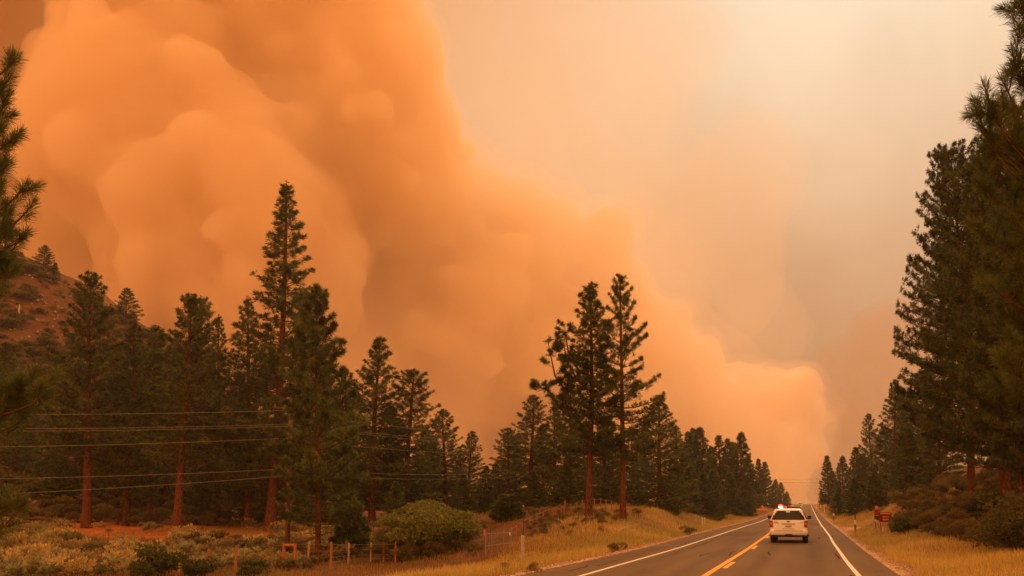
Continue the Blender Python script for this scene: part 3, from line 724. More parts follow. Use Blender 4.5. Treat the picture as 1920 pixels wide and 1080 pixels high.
put_shrub(GREENB[0], gp(375, 37.5), 1.0, 'middle low green bush at the bottom of the sage field', None, name='green_bush')
def proj(P):
    q = P - CAM; z = q.dot(FW); return 960 + F * q.dot(RT) / z, PY0 - F * q.dot(UP) / z
def scatter(n, pxr, dr, fn, seed, mindist=0, ok=None):
    r = random.Random(seed); done = []
    tries = 0
    while len(done) < n and tries < n * 30:
        tries += 1
        px = r.uniform(*pxr); d = r.uniform(*dr); P = gp(px, d)
        if abs(P.x) < 5.9 or (ok and not ok(P, px, d)): continue
        if mindist and any((P - q).length < mindist for q in done): continue
        done.append(P); fn(P, r)
# dark brush behind the fence and along it
scatter(45, (1960, 2600), (20, 60), lambda P, r: put_shrub(r.choice(BRUSH + [GREENB[1]]), P, r.uniform(.6, 1.3), 'brown-green brush at the far right of the bank', 'brush on the right bank', name='bank_bush'), 31, 1.0, ok=lambda P, px, d: P.x > 14)
scatter(60, (380, 900), (48, 60), lambda P, r: put_shrub(r.choice(BRUSH), P, r.uniform(.6, 1.15), 'brown-green brush growing along the wooden fence posts', 'brush along the fence line', name='brush'), 21, .9)
scatter(60, (985, 1260), (48, 66), lambda P, r: put_shrub(r.choice(BRUSH), P, r.uniform(.3, .65), 'dark brush on the mound below the two lone pines', 'brush on the mound', name='brush'), 22, .8, ok=lambda P, px, d: P.x < -7 and proj(P)[1] < 1012 - (px - 985) * .2)
scatter(15, (1000, 1330), (46, 72), lambda P, r: put_shrub(r.choice(RABBIT), P, r.uniform(.4, .75), 'pale yellowish bush on the mound slope above the golden grass', 'pale bushes on the mound', name='rabbitbrush'), 23, 1.5, ok=lambda P, px, d: P.x < -8.5)
scatter(34, (1240, 1440), (72, 190), lambda P, r: put_shrub(r.choice(BRUSH), P, r.uniform(.7, 1.5), 'low brush along the tree line left of the road', 'brush below the roadside trees', name='brush'), 24, 1.5, ok=lambda P, px, d: P.x < -9)
scatter(120, (1680, 1960), (31, 66), lambda P, r: put_shrub(r.choice(BRUSH + [GREENB[0]]), P, r.uniform(.55, 1.25), 'brown-green brush covering the bank under the giant pines', 'brush on the right bank', name='bank_bush'), 25, .9, ok=lambda P, px, d: P.x > 7 and proj(P)[1] < 1003 + (px - 1700) * .17)
scatter(38, (1690, 1920), (40, 70), lambda P, r: put_shrub(r.choice(RABBIT), P, r.uniform(.5, 1.0), 'pale dry bush on the bank under the giant pines', 'pale bushes on the right bank', name='rabbitbrush'), 26, 1.2, ok=lambda P, px, d: P.x > 7 and proj(P)[1] < 998 + (px - 1700) * .15)
scatter(50, (1545, 1720), (68, 230), lambda P, r: put_shrub(r.choice(BRUSH + RABBIT), P, r.uniform(.8, 1.9), 'brush on the bank above the red sign', 'brush behind the red sign', name='brush'), 27, 1.5, ok=lambda P, px, d: P.x > 9.5)
scatter(290, (-20, 400), (105, 224), lambda P, r: put_shrub(r.choice(HILLB), P, r.uniform(.8, 2.5), 'dark green scrub patch on the rocky orange hillside', 'scrub on the hillside', name='scrub', sz=r.uniform(.8, 1.2)), 28, 1.5)
scatter(240, (-20, 300), (130, 224), lambda P, r: put_shrub(r.choice(BRUSH + RABBIT), P, r.uniform(.6, 1.6), 'brownish dry bush on the rocky orange hillside', 'dry bushes on the hillside', name='dry_bush'), 30, 1.5)
scatter(70, (60, 620), (84, 112), lambda P, r: put_shrub(r.choice(BRUSH + HILLB), P, r.uniform(.8, 1.7), 'undergrowth in the shade of the grove behind the orange clearing', 'undergrowth of the grove', name='understory_shrub'), 29, 1.5)
for (px, d, s, lab) in ((950, 25.5, .55, 'dry grass tussock left of the grey marker post foot'), (1002, 25.8, .5, 'dry grass tussock right of the grey marker post foot'),
                        (1150, 39, .5, 'small green tussock by the left asphalt edge'), (1168, 41, .42, 'second small green tussock by the left asphalt edge'),
                        (1290, 60, .8, 'green low bush in the golden grass near the white stakes'), (1075, 36, .45, 'olive tussock in the golden grass below the mound')):
    put_shrub((RABBIT if 'green' not in lab else BRUSH)[int(px) % 2], gp(px, d), s, lab, None, name='tussock')

# sage field: an uncountable mass
def merge_instances(name, protos, Ps, ss, seed, label):
    rg = np.random.default_rng(seed); Vs, Fs, Cs = [], [], []; off = 0; cache = []
    for f, _ in protos:
        n = len(f.vertices); v = np.empty(n * 3, np.float32); f.vertices.foreach_get('co', v)
        fc = np.empty(len(f.loops), np.int32); f.loops.foreach_get('vertex_index', fc)
        c = np.empty(n * 4, np.float32); f.color_attributes['tint'].data.foreach_get('color', c)
        cache.append((v.reshape(-1, 3), fc.reshape(-1, 4), c.reshape(-1, 4)[:, :3]))
    for P, s in zip(Ps, ss):
        v, fc, c = cache[rg.integers(len(cache))]; a = rg.uniform(0, 6.28); ca2, sa2 = math.cos(a), math.sin(a)
        vv = np.stack([v[:, 0] * ca2 - v[:, 1] * sa2, v[:, 0] * sa2 + v[:, 1] * ca2, v[:, 2]], 1) * s + P
        Vs.append(vv); Fs.append(fc + off); Cs.append(c * rg.uniform(.6, 1.25)); off += len(v)
    o = mesh_np(name, np.concatenate(Vs), np.concatenate(Fs), MAT['leaves'], None, np.concatenate(Cs))
    return tag(o, label, None, None, 'stuff')
SAGE_LO = [shrub(361 + i, 1.0, .68, 90, .18, .05, a, b, nbl=4, up=.9, spread=.5) for i, (a, b) in enumerate((((.27, .24, .09), (.52, .44, .18)), ((.22, .22, .095), (.40, .38, .18)), ((.32, .24, .09), (.58, .44, .18)), ((.14, .11, .05), (.32, .24, .09))))]
Ps, ss = [], []; rr2 = random.Random(77)
while len(Ps) < 760:
    d = 38 + 46 * rr2.random() ** .9; px = rr2.uniform(-120, 640 if d > 50 else 560)
    if d > 61 + 4 * math.sin(px * .02) and 125 < px < 510 and rr2.random() < .95: continue
    if px > 360 and rr2.random() < .45: continue
    if px > 235 and d < 45: continue
    P = gp(px, d); Ps.append((P.x, P.y, P.z - .03)); ss.append(rr2.uniform(.7, 1.9))
merge_instances('sagebrush', SAGE_LO, np.array(Ps), ss, 5, 'grey-green sagebrush covering the open field on the left')

# golden grass verges
def grass(name, X, Y, hmin, hmax, w, ca_, cb_, seed, label):
    rg = np.random.default_rng(seed); kk = ((X - po.x) / 2.6) ** 2 + ((Y - po.y) / 11) ** 2 > .7 + .5 * rg.random(len(X)); X, Y = X[kk], Y[kk]; n = len(X)
    Z = H(X, Y); P = np.stack([X, Y, Z - .02], 1)
    D = rg.normal(0, .22, (n, 3)); D[:, 2] = 1
    pt = (.5 + .5 * np.sin(X * .8 + 2 * np.sin(Y * .33)) * np.sin(Y * .6))[:, None] * .6 + rg.random((n, 1)) * .4
    C = np.array(ca_) * (1 - pt) + np.array(cb_) * pt
    gr = np.clip(np.sin(X * .55 + 1.7 * np.sin(Y * .19) + 1) * np.sin(Y * .23 + .5) * 1.6, 0, 1)[:, None] * rg.uniform(.3, 1, (n, 1)); C = C * (1 - gr * .75) + np.array((.26, .27, .06)) * gr * .75
    l = rg.uniform(hmin, hmax, n) * (.6 + .6 * pt[:, 0])
    V, Fc, CC = blades(P, D / np.linalg.norm(D, axis=1)[:, None], l, w, 1, .08, C, seed)
    o = mesh_np(name, V, Fc, MAT['grass'], None, CC); return tag(o, label, None, None, 'stuff')
def verge_pts(n, side, x0, x1, y0, y1, pw, seed):
    rg = np.random.default_rng(seed); Y = y0 + (y1 - y0) * rg.random(n) ** pw; X = side * (x0 + (x1 - x0) * rg.random(n) ** 1.15 + .5 * np.sin(Y * .7) * rg.random(n))
    k = np.sin(X * 1.7 + 2 * np.sin(Y * .9)) * np.sin(Y * 1.3) > -.55 + .5 * rg.random(n) - .5
    return X[k], Y[k]
X, Y = verge_pts(90000, -1, 5.6, 13, 20, 140, 1.7, 1)
grass('golden_grass', X, Y, .20, .50, .018, (.45, .33, .08), (.66, .49, .15), 1, 'golden dry grass on the left verge of the road')
X, Y = verge_pts(80000, 1, 5.6, 13.5, 18, 130, 1.7, 2)
grass('golden_grass', X, Y, .18, .42, .018, (.45, .33, .08), (.66, .49, .15), 2, 'golden dry grass on the right verge of the road')
rg = np.random.default_rng(3); Xg = -(9 + 44 * rg.random(80000)); Yg = 20 + 60 * rg.random(80000)
grass('wild_grass', Xg, Yg, .15, .45, .02, (.20, .13, .045), (.40, .26, .09), 3, 'thin dry grass between the brush left of the road')
rg = np.random.default_rng(4); n = 26000; sd_ = np.where(rg.random(n) < .5, 1, -1); Yg = 120 + 330 * rg.random(n); Xg = sd_ * (5.8 + 9 * rg.random(n))
grass('roadside_grass', Xg, Yg, .3, .6, .06, (.24, .18, .05), (.42, .30, .10), 4, 'distant yellow-green grass beside the rising road')
# stones on the hill
def hill_st(n):
    r = np.random.default_rng(9); pts = []
    while len(pts) < n:
        P = gp(r.uniform(-30, 450), r.uniform(100, 225)); pts.append(tuple(P))
    return np.array(pts)
tag(pebbles(1500, hill_st, .12, .55, 'hill_stones', MAT['rock']), 'loose pale stones littering the orange hillside')
tag(pebbles(500, lambda n: np.array([tuple(gp(random.uniform(110, 510), random.uniform(66, 82))) for _ in range(n)]), .04, .10, 'clearing_stones', MAT['rock']), 'small stones and chips on the orange clearing')

# ------------------------------------------------------------------ objects
def gpix(px, py, d0=8, d1=260):
    """ground point seen at pixel (px, py)"""
    ds = np.arange(d0, d1, .25); P = np.array([tuple(at(px, py, d)) for d in ds]); hz = H(P[:, 0], P[:, 1])
    i = int(np.argmax(P[:, 2] <= hz)); 
    if P[i, 2] > hz[i]: i = len(ds) - 1
    return Vector((P[i, 0], P[i, 1], hz[i])), float(ds[i])

def make_suv(paint, name, label, cat='SUV', lights=False):
    gl = mat(name + '_glass', (.014, .009, .007), .15, spec=.35); bl = mat(name + '_black_trim', (.018, .016, .015), .6)
    ty = mat(name + '_tyre', (.02, .018, .017), .85); al_ = mat(name + '_alloy', (.45, .43, .40), .4, metal=.7)
    red = mat(name + '_red_lens', (.32, .012, .008), .3, coat=.3); pl = mat(name + '_plate', (.72, .66, .58), .5); chr_ = mat(name + '_chrome', (.28, .25, .22), .35, metal=.6)
    e = empty(name, (0, 0, 0), 0, label, cat)
    ZL = [.40, .46, .58, .66, .68, .74, .95, 1.18, 1.26, 1.30, 1.55, 1.78, 1.84, 1.89, 1.915]
    WL = [.90, .965, .99, 1.0, .985, .985, 1.0, .985, .96, .935, .83, .745, .70, .60, .40]
    YR = [-2.50, -2.62, -2.66, -2.66, -2.58, -2.56, -2.55, -2.53, -2.51, -2.48, -2.37, -2.27, -2.20, -2.08, -1.8]
    YF = [2.45, 2.58, 2.62, 2.62, 2.60, 2.58, 2.52, 2.30, 1.25, 1.15, .72, .30, .15, -.05, -.3]
    w = lambda z: float(np.interp(z, ZL, WL)); yr = lambda z: float(np.interp(z, ZL, YR)); yf = lambda z: float(np.interp(z, ZL, YF))
    RC = .20
    def rear(x, z):
        a = abs(x) - (w(z) - RC); return yr(z) + (0 if a <= 0 else RC * (1 - math.sqrt(max(0, 1 - (a / RC) ** 2))))
    V, Fc = [], []; n = 48
    for z in ZL:
        W, a, b = w(z), yr(z), yf(z); cy, hy = (a + b) / 2, (b - a) / 2
        for k in range(n):
            t = 2 * math.pi * k / n; c, s = math.cos(t), math.sin(t); p = 2 / 9
            V.append((W * math.copysign(abs(c) ** p, c), cy + hy * math.copysign(abs(s) ** (2 / 24), s), z))
    for i in range(len(ZL) - 1):
        for k in range(n): Fc.append((i * n + k, i * n + (k + 1) % n, (i + 1) * n + (k + 1) % n, (i + 1) * n + k))
    Fc.append(tuple(reversed(range(n)))); Fc.append(tuple((len(ZL) - 1) * n + k for k in range(n)))
    mb = MB(); mb.v, mb.f = V, Fc; mb.build('body', paint, e, smooth=False)
    def rear_panel(x0, x1, z0, z1, off, name_, m_, par=e, x0t=None, x1t=None, nx2=8, nz=4):
        mb = MB(); x0t = x0 if x0t is None else x0t; x1t = x1 if x1t is None else x1t
        for j in range(nz + 1):
            z = z0 + (z1 - z0) * j / nz
            for i in range(nx2 + 1):
                f = i / nx2; a = x0 + (x0t - x0) * j / nz; b = x1 + (x1t - x1) * j / nz; x = a + (b - a) * f
                mb.v.append((x, rear(x, z) - off, z))
        m0 = len(mb.v)
        mb.v += [(x, y_ + .03, z) for x, y_, z in mb.v[:m0]]
        for j in range(nz):
            for i in range(nx2):
                q = j * (nx2 + 1) + i; mb.f.append((q, q + 1, q + nx2 + 2, q + nx2 + 1))
        bd = [j for j in range(nx2 + 1)] + [(j + 1) * (nx2 + 1) - 1 for j in range(1, nz + 1)] + [nz * (nx2 + 1) + i for i in reversed(range(nx2))] + [j * (nx2 + 1) for j in reversed(range(1, nz))]
        for a, b in zip(bd, bd[1:] + bd[:1]): mb.f.append((a, b, b + m0, a + m0))
        return mb.build(name_, m_, par)
    rear_panel(-.87, .87, 1.285, 1.80, .012, 'rear_window', gl, x0t=-.66, x1t=.66, nx2=12)
    rear_panel(-.10, .10, 1.72, 1.745, .022, 'brake_light_glint', mat(name + '_brake_glint', (.8, .5, .42), .3, emit=(1, .45, .35) if lights else None, es=1.2))  # high brake light; its pale colour and glow stand in for a white reflection
    rear_panel(-.62, .62, 1.80, 1.835, .035, 'rear_spoiler', paint)
    for s in (-1, 1):
        t = rear_panel(*sorted((s * .80, s * .985)), .88, 1.25, .018, 'tail_light', red)
        rear_panel(*sorted((s * .84, s * .94)), 1.03, 1.12, .026, 'reverse_lens', mat(name + '_reverse', (.6, .35, .28), .3), par=t, nx2=3, nz=2)
    rear_panel(-.74, .74, .665, .695, .012, 'tailgate_gap', bl, nz=1)
    rear_panel(-.30, .30, 1.035, 1.085, .022, 'tailgate_handle', chr_, x0t=-.36, x1t=.36, nz=1)
    plate = rear_panel(-.17, .17, .86, 1.0, .016, 'number_plate', pl, nz=1)
    for k in range(6): rear_panel(-.13 + k * .045, -.10 + k * .045, .90, .95, .020, 'character', bl, par=plate, nx2=1, nz=1)
    rear_panel(-.30, .30, .775, .80, .010, 'plate_recess', chr_, nz=1)
    # oval emblem
    mb = MB(); mb.tube([(0, rear(0, 1.2) - .025, 1.195), (0, rear(0, 1.2) + .01, 1.195)], .5, 20); mb.v = [(x * .17, y_, 1.195 + (z - 1.195) * .07) for x, y_, z in mb.v]
    mb.build('emblem', mat(name + '_emblem', (.05, .05, .08), .4), e)
    rear_panel(-.74, -.56, 1.175, 1.20, .010, 'badge', mat(name + '_badge_red', (.5, .08, .05), .5), nz=1)
    rear_panel(-.74, -.50, 1.10, 1.135, .010, 'badge', mat(name + '_badge_dark', (.35, .10, .06), .5), nz=1)
    if lights: rear_panel(.60, .72, 1.12, 1.14, .010, 'badge', chr_, nz=1)
    # bumper, underside, hitch
    mb = MB(); mb.box((0, -2.60, .38), (1.72, .12, .10)); mb.box((0, 0, .42), (1.70, 4.9, .10)); mb.box((0, -1.55, .38), (1.5, .16, .12)); mb.build('underbody', bl, e)
    mb = MB(); mb.box((0, -2.69, .44), (.38, .06, .12)); mb.box((0, -2.74, .40), (.08, .18, .08)); mb.build('hitch', bl, e)
    mb = MB(); mb.cyl((.62, -2.70, .33), (.62, -2.2, .33), .035); mb.build('exhaust', chr_, e)
    # glass at the sides and front
    def side(y0, y1, z0, z1, s, y0t, y1t):
        mb = MB(); o_ = .012
        a = [(s * (w(z0) + o_), y0, z0), (s * (w(z0) + o_), y1, z0), (s * (w(z1) + o_), y1t, z1), (s * (w(z1) + o_), y0t, z1)]
        b = [(x - s * .04, y_, z) for x, y_, z in a]; mb.quadbox(a + b); mb.build('side_window', gl, e)
    for s in (-1, 1):
        side(-2.25, -1.45, 1.32, 1.74, s, -2.12, -1.45); side(-1.38, -.45, 1.32, 1.74, s, -1.38, -.45); side(-.38, 1.0, 1.32, 1.74, s, -.38, .32)
        mb = MB(); mb.box((s * 1.085, .78, 1.39), (.20, .12, .19)); mb.box((s * .97, .80, 1.33), (.12, .06, .06)); mb.build('mirror', bl, e, bevel=.02)
        mb = MB(); mb.tube([(s * .64, -1.9, 1.93), (s * .64, -1.8, 1.96), (s * .64, .0, 1.96), (s * .64, .1, 1.91)], .018, 6); mb.build('roof_rail', bl, e)
        for y_ in (-1.55, 1.52):
            wh = empty('wheel', (s * .83, y_, .385)); wh.parent = e
            mb = MB(); 
            prof = [(.24, -.14), (.35, -.145), (.385, -.11), (.39, 0), (.385, .11), (.35, .145), (.24, .14)]; nn_ = 28
            for (rr_, xx) in prof:
                for k in range(nn_): mb.v.append((xx, rr_ * math.cos(6.2832 * k / nn_), rr_ * math.sin(6.2832 * k / nn_)))
            for i in range(len(prof)):
                j = (i + 1) % len(prof)
                for k in range(nn_): mb.f.append((i * nn_ + k, i * nn_ + (k + 1) % nn_, j * nn_ + (k + 1) % nn_, j * nn_ + k))
            mb.build('tyre', ty, wh, smooth=True)
            mb = MB(); mb.cyl((-.02, 0, 0), (s * .10, 0, 0), .06, 12); mb.cyl((-.01, 0, 0), (.01, 0, 0), .235, 24)
            for k in range(6):
                a = 6.2832 * k / 6; mb.box((s * .09, .13 * math.cos(a), .13 * math.sin(a)), (.03, .20, .05), rx=a)
            mb.build('rim', al_, wh)
            mb = MB()
            for k in range(14):
                a0, a1 = math.pi * k / 14, math.pi * (k + 1) / 14
                x_ = s * (.997); 
                p = [(x_, y_ + .47 * math.cos(a0), .385 + .45 * math.sin(a0)), (x_, y_ + .47 * math.cos(a1), .385 + .45 * math.sin(a1)), (x_, y_ + .39 * math.cos(a1), .385 + .37 * math.sin(a1)), (x_, y_ + .39 * math.cos(a0), .385 + .37 * math.sin(a0))]
                mb.quadbox(p + [(x - s * .06, a, b) for x, a, b in p])
            mb.build('wheel_arch', bl, e)
    mb = MB(); a = [(-.86, 1.19, 1.30), (.86, 1.19, 1.30), (.70, .31, 1.80), (-.70, .31, 1.80)]; mb.quadbox([(x, y_ + .02, z + .02) for x, y_, z in a] + [(x, y_ - .03, z - .03) for x, y_, z in a]); mb.build('windscreen', gl, e)
    mb = MB(); mb.box((0, 2.60, .85), (1.3, .08, .28)); mb.build('grille', bl, e)
    for s in (-1, 1): mb = MB(); mb.box((s * .82, 2.55, .92), (.26, .10, .22)); mb.build('headlight', chr_, e)
    if lights:
        lb = MB(); lb.box((0, -.55, 1.965), (1.26, .26, .05)); bar = lb.build('light_bar', bl, e, bevel=.01)
        dim = mat('dim_red_dome', (.30, .03, .02), .3); grey = mat('clear_dome', (.30, .25, .20), .3)
        for k, x in enumerate((-.42, -.20, .02, .22, .42)):
            m_ = dim if k in (1, 2) else grey
            q = MB(); q.box((x, -.55, 2.025), (.18, .22, .07), taper=.8); q.build('lens', m_, bar, bevel=.015)
        hot = mat('lit_beacon', (1, .3, .2), .3, emit=(1, .42, .30), es=5); redhot = mat('lit_red_dome', (.9, .02, .01), .3, emit=(1, .02, .015), es=1.5)
        q = MB(); q.cyl((-.42, -.74, 1.93), (-.42, -.74, 2.06), .115, 16); q.build('beacon', hot, bar, bevel=.02)
        q = MB(); q.box((-.42, -.74, 2.105), (.30, .22, .09), taper=.7); q.build('lens', redhot, bar, bevel=.02)
        q = MB(); q.box((-.20, -.70, 1.985), (.22, .12, .09), taper=.9); q.build('lens', redhot, bar, bevel=.02)
        q = MB(); q.tube([(.30, -1.7, 1.9), (.33, -1.75, 2.2)], .006, 4); q.build('antenna', bl, e)
        q = MB()
        for x in (-.5, .5): q.box((x, -1.1, 1.945), (.05, 1.1, .03))
        q.build('roof_rack', bl, e)
    return e
whitep = mat('white_car_paint', (.94, .95, .98), .35, noise=3, dark=(.88, .88, .90), coat=.4)
suv = make_suv(whitep, 'fire_vehicle', 'white SUV with lit red roof beacon driving away in the right lane', lights=True)
SY = 50.4 + 2.6
suv.scale = (1.04, 1, 1); suv.location = (1.62, SY, float(zr(SY)) + .006); suv.rotation_euler = (math.atan((float(zr(SY + 1.5)) - float(zr(SY - 1.5))) / 3), 0, 0)
dk = make_suv(mat('dark_car_paint', (.03, .028, .027), .4, coat=.3), 'car', 'tiny dark car coming over the crest in the left lane', cat='car')
dk.location = (-1.9, 575, float(zr(575)) + .005); dk.rotation_euler = (0, 0, math.pi)

# fences
def rough_post(mb, P, top, r, lean=(0, 0), n=7, rr=None):
    h = top - P.z; rr = rr or random
    pts = [Vector((P.x + lean[0] * h * t, P.y + lean[1] * h * t, P.z - .35 * (t == 0) + h * t)) for t in (0, .35, .7, 1)]
    mb.tube(pts, [r * rr.uniform(.95, 1.1), r * rr.uniform(.9, 1.05), r * rr.uniform(.85, 1), r * rr.uniform(.75, .95)], n)
def post_fence(name, posts, label, wires_at, mats, group=None):
    first = gp(posts[0][0], posts[0][2]); e = empty(name, first, 0, label, 'fence', group); q = random.Random(3); tops = []
    for (px, ty_, d, r, *ln) in posts:
        P = gp(px, d); top = zat(P, ty_); mb = MB(); lean = (ln[0] if ln else q.uniform(-.03, .03), 0)
        rough_post(mb, P, top, r, lean, rr=q); mb.v = [tuple(Vector(v) - first) for v in mb.v]
        mb.build('post', q.choice(mats), e); tops.append((P, top))
    for h_ in wires_at:
        mb = MB(); pts = []
        for (P, t) in tops: pts.append(Vector((P.x, P.y - .07, P.z + (t - P.z) * h_)) - first)
        mb.tube(pts, .005, 3); mb.build('wire', MAT['wire'], e)
    return e, first, tops
pw = [MAT['redwood'], MAT['greywood']]
fl = [(275, 1043, 38, .07), (335, 1036, 40, .06), (390, 1029, 41, .075), (441, 1024, 43, .07), (575, 1014, 46, .065, .09), (620, 1016, 44.5, .068), (653, 1018, 48, .055), (695, 1017, 49, .05), (719, 1017, 49, .05), (741, 1016, 48, .055)]
post_fence('fence', fl, 'weathered wooden post fence with thin wires along the brush at lower left', (.9, .65, .4, .2), pw)
fr = [(980, 977, 55, .07), (992.6, 969, 56, .05), (1006.5, 962, 57, .055), (1018, 958, 59, .05), (1030, 953, 61, .05), (1034, 954, 61.5, .055), (1059, 938, 62, .06), (1070, 944, 62.5, .05), (1081, 941, 63, .05), (1092, 937, 63.5, .05),
      (1104, 935, 64, .05), (1115, 934, 64.5, .055), (1126, 934, 65, .05), (1136, 936, 66, .055), (1147, 938, 67, .05), (1157, 941, 68, .05)]
fe, f0, tops = post_fence('fence', fr, 'reddish post fence climbing over the mound behind the two lone pines', (.9, .6, .3), [MAT['redwood']])
def brace(par, first, pxs, ty_, d, r, m_, low=.55):
    """two stout posts and the rail between them"""
    Pa, Pb = gp(pxs[0], d), gp(pxs[1], d); ta, tb = zat(Pa, ty_), zat(Pb, ty_)
    for P, t in ((Pa, ta), (Pb, tb)):
        mb = MB(); rough_post(mb, P, t, r, rr=random.Random(2)); mb.v = [tuple(Vector(v) - first) for v in mb.v]; mb.build('post', m_, par)
    mb = MB(); mb.tube([Vector((Pa.x, Pa.y, ta - r)) - first, Vector((Pb.x, Pb.y, tb - r)) - first], r * .8, 8); mb.build('brace_rail', m_, par)
brace(fe, f0, (1053, 1058), 950, 60, .075, MAT['redwood'])
brace(fe, f0, (1037.5, 1041), 955, 61, .06, MAT['redwood'])
hb = empty('fence_brace', gp(545, 45), 0, 'stout wooden H-shaped brace at the foot of the utility pole', 'fence brace')
brace(hb, gp(545, 45), (531, 552), 1019, 45, .10, MAT['redwood'])

# metal gate at the end of the fence
gb = gp(912, 46); ge = empty('metal_gate', gb, 0, 'thin metal gate with upright rods between brush and the grey marker post', 'gate')
tp = []
for (px, ty_) in ((911, 993), (922, 990), (932, 992), (944.5, 991), (958.5, 988)):
    P = gp(px, 46); t = zat(P, ty_); mb = MB(); mb.tube([P - Vector((0, 0, .3)) - gb, Vector((P.x, P.y, t)) - gb], .028 if px in (911, 958.5) else .014, 8)
    mb.build('gate_post' if px in (911, 958.5) else 'upright', MAT['galv'], ge); tp.append((P, t))
za = zat(tp[0][0], 1001); zb = zat(tp[-1][0], 998)
for f in (1.0, .45):
    mb = MB(); mb.tube([Vector((tp[0][0].x, tp[0][0].y, tp[0][0].z + (za - tp[0][0].z) * f)) - gb, Vector((tp[-1][0].x, tp[-1][0].y, tp[-1][0].z + (zb - tp[-1][0].z) * f)) - gb], .016, 8); mb.build('rail', MAT['galv'], ge)
P = tp[0][0]; mb = MB(); q = Vector((P.x - .06, P.y - .05, zat(P, 999))) - gb; mb.box(q, (.10, .03, .30), rz=.3, rx=.3); mb.build('ribbon', mat('orange_ribbon', (.70, .22, .12), .7), ge)
P = tp[-1][0]; mb = MB(); q = Vector((P.x - .06, P.y - .05, zat(P, 1001))) - gb; mb.box(q, (.07, .02, .16)); mb.build('tag', mat('white_tag', (.75, .72, .65), .6), ge)
b2 = gp(968.5, 47); be = empty('corner_post', b2, 0, 'leaning orange-brown corner brace right of the metal gate', 'post')
Pb_ = gp(960, 47); mb = MB(); rough_post(mb, b2, zat(b2, 985), .06); mb.tube([Vector((b2.x, b2.y, zat(b2, 986))), Vector((Pb_.x, Pb_.y, zat(Pb_, 992)))], .035, 7)
mb.v = [tuple(Vector(v) - b2) for v in mb.v]; mb.build('post', MAT['redwood'], be)

# roadside marker posts
def marker(px, base, top, wpx, label, pole_mat, cap=None, rod=None, name='marker_post'):
    P, d = gpix(px, base); t = zat(P, top); e = empty(name, P, 0, label, 'marker post'); w = wpx * d / F
    if cap:
        zc = zat(P, cap[0]); mb = MB(); mb.box((0, 0, (zc - P.z - .25) / 2), (w * .8, w * .35, zc - P.z + .25)); mb.build('post', pole_mat, e)
        mb = MB(); mb.box((0, 0, (zc + t) / 2 - P.z), (w, w * .4, t - zc)); mb.build('reflector', cap[1], e)
    else:
        mb = MB(); mb.box((0, 0, (t - P.z - .25) / 2), (w, w * .7, t - P.z + .25), taper=.92); mb.build('post', pole_mat, e, bevel=.006)
    if rod:
        zr2 = zat(P, rod); mb = MB(); mb.cyl((.02, 0, t - P.z - .3), (.03, 0, zr2 - P.z), .013 * d / 25, 6); mb.build('rod', MAT['darkwire'], e)
        mb = MB(); mb.cyl((.03, 0, zr2 - P.z - .03), (.03, 0, zr2 - P.z + .01), .022 * d / 25, 8); mb.build('cap', mat('rod_cap', (.5, .5, .5), .5), e)
    return e
wr = mat('white_reflector', (.80, .74, .66), .5); brn = mat('brown_post', (.16, .08, .04), .7); gw = mat('grey_white_post', (.52, .46, .38), .8, noise=5, dark=(.36, .30, .24), stretch=(5, 5, 1))
marker(980, 1068, 1004, 6.0, 'grey wooden marker post with a tall thin dark rod beside the left verge', gw, rod=948)
marker(1317, 988, 970, 2.2, 'left of two short white stakes on the left verge', wr)
marker(1321.5, 988, 970, 2.2, 'right of two short white stakes on the left verge', wr)
marker(1383.5, 970, 958, 2.0, 'small white stake by the left verge further up the road', wr)
marker(1604, 997, 975, 4.0, 'brown marker with white top on the right verge, with a thin rod above', brn, cap=(983.5, wr), rod=953)
marker(1563.5, 978, 962, 3.0, 'small brown marker with white tip beyond the gravel pull-out', brn, cap=(967, wr))
marker(1656, 1004, 988.5, 2.4, 'short white-topped stake in front of the red sign', MAT['greywood'], cap=(997, wr))
marker(1531, 951, 942, 1.6, 'tiny pale stake by the right edge line near the crest', wr)

# red board sign and the narrow red sign beside it
def box_px(par, d0, P0, x0, x1, y0, y1, th, name, m_, dy=0.0, bevel=.004):
    a = at(x0, y1, d0); b = at(x1, y1, d0); c = at(x0, y0, d0)
    cx_ = (a + b) / 2; w = (b - a).length; h_ = (c.z - a.z) ; mb = MB(); mb.box((cx_.x - P0.x, cx_.y - P0.y + dy, a.z + h_ / 2 - P0.z), (w, th, abs(h_)), rz=YAW * 0 + .0); return mb.build(name, m_, par, bevel=bevel)
sred = mat('dark_red_board', (.24, .018, .012), .6, noise=6, dark=(.17, .014, .010)); syel = mat('yellow_sign_paint', (.75, .33, .07), .6); sgr = mat('dull_green_board', (.05, .065, .05), .7)
srl = mat('bright_red_board', (.36, .02, .015), .6); spk = mat('pale_red_paint', (.70, .28, .22), .6)
P, d = gpix(1657, 993); e = empty('red_sign', P, 0, 'dark red board sign with three yellow lines of lettering on the right verge', 'sign')
box_px(e, d, P, 1649, 1671, 960.5, 979, .05, 'board', sred)
box_px(e, d, P, 1651, 1669, 961.8, 964.2, .03, 'lettering', syel, dy=-.035); box_px(e, d, P, 1655, 1666, 967.5, 970.5, .03, 'lettering', mat('orange_sign_paint', (.75, .14, .03), .6), dy=-.035); box_px(e, d, P, 1655.5, 1666, 973, 975.5, .03, 'lettering', syel, dy=-.035)
box_px(e, d, P, 1645, 1665, 979.6, 981, .05, 'lower_rail', spk, dy=-.05)
for px in (1652, 1668): box_px(e, d, P, px - .7, px + .7, 979, 1000, .06, 'post', brn, dy=.06)
P, d = gpix(1643, 993); e = empty('narrow_sign', P, 0, 'narrow red upright sign over a dull green board, left of the red sign', 'sign')
box_px(e, d, P, 1640, 1647, 952, 966, .05, 'red_board', srl)
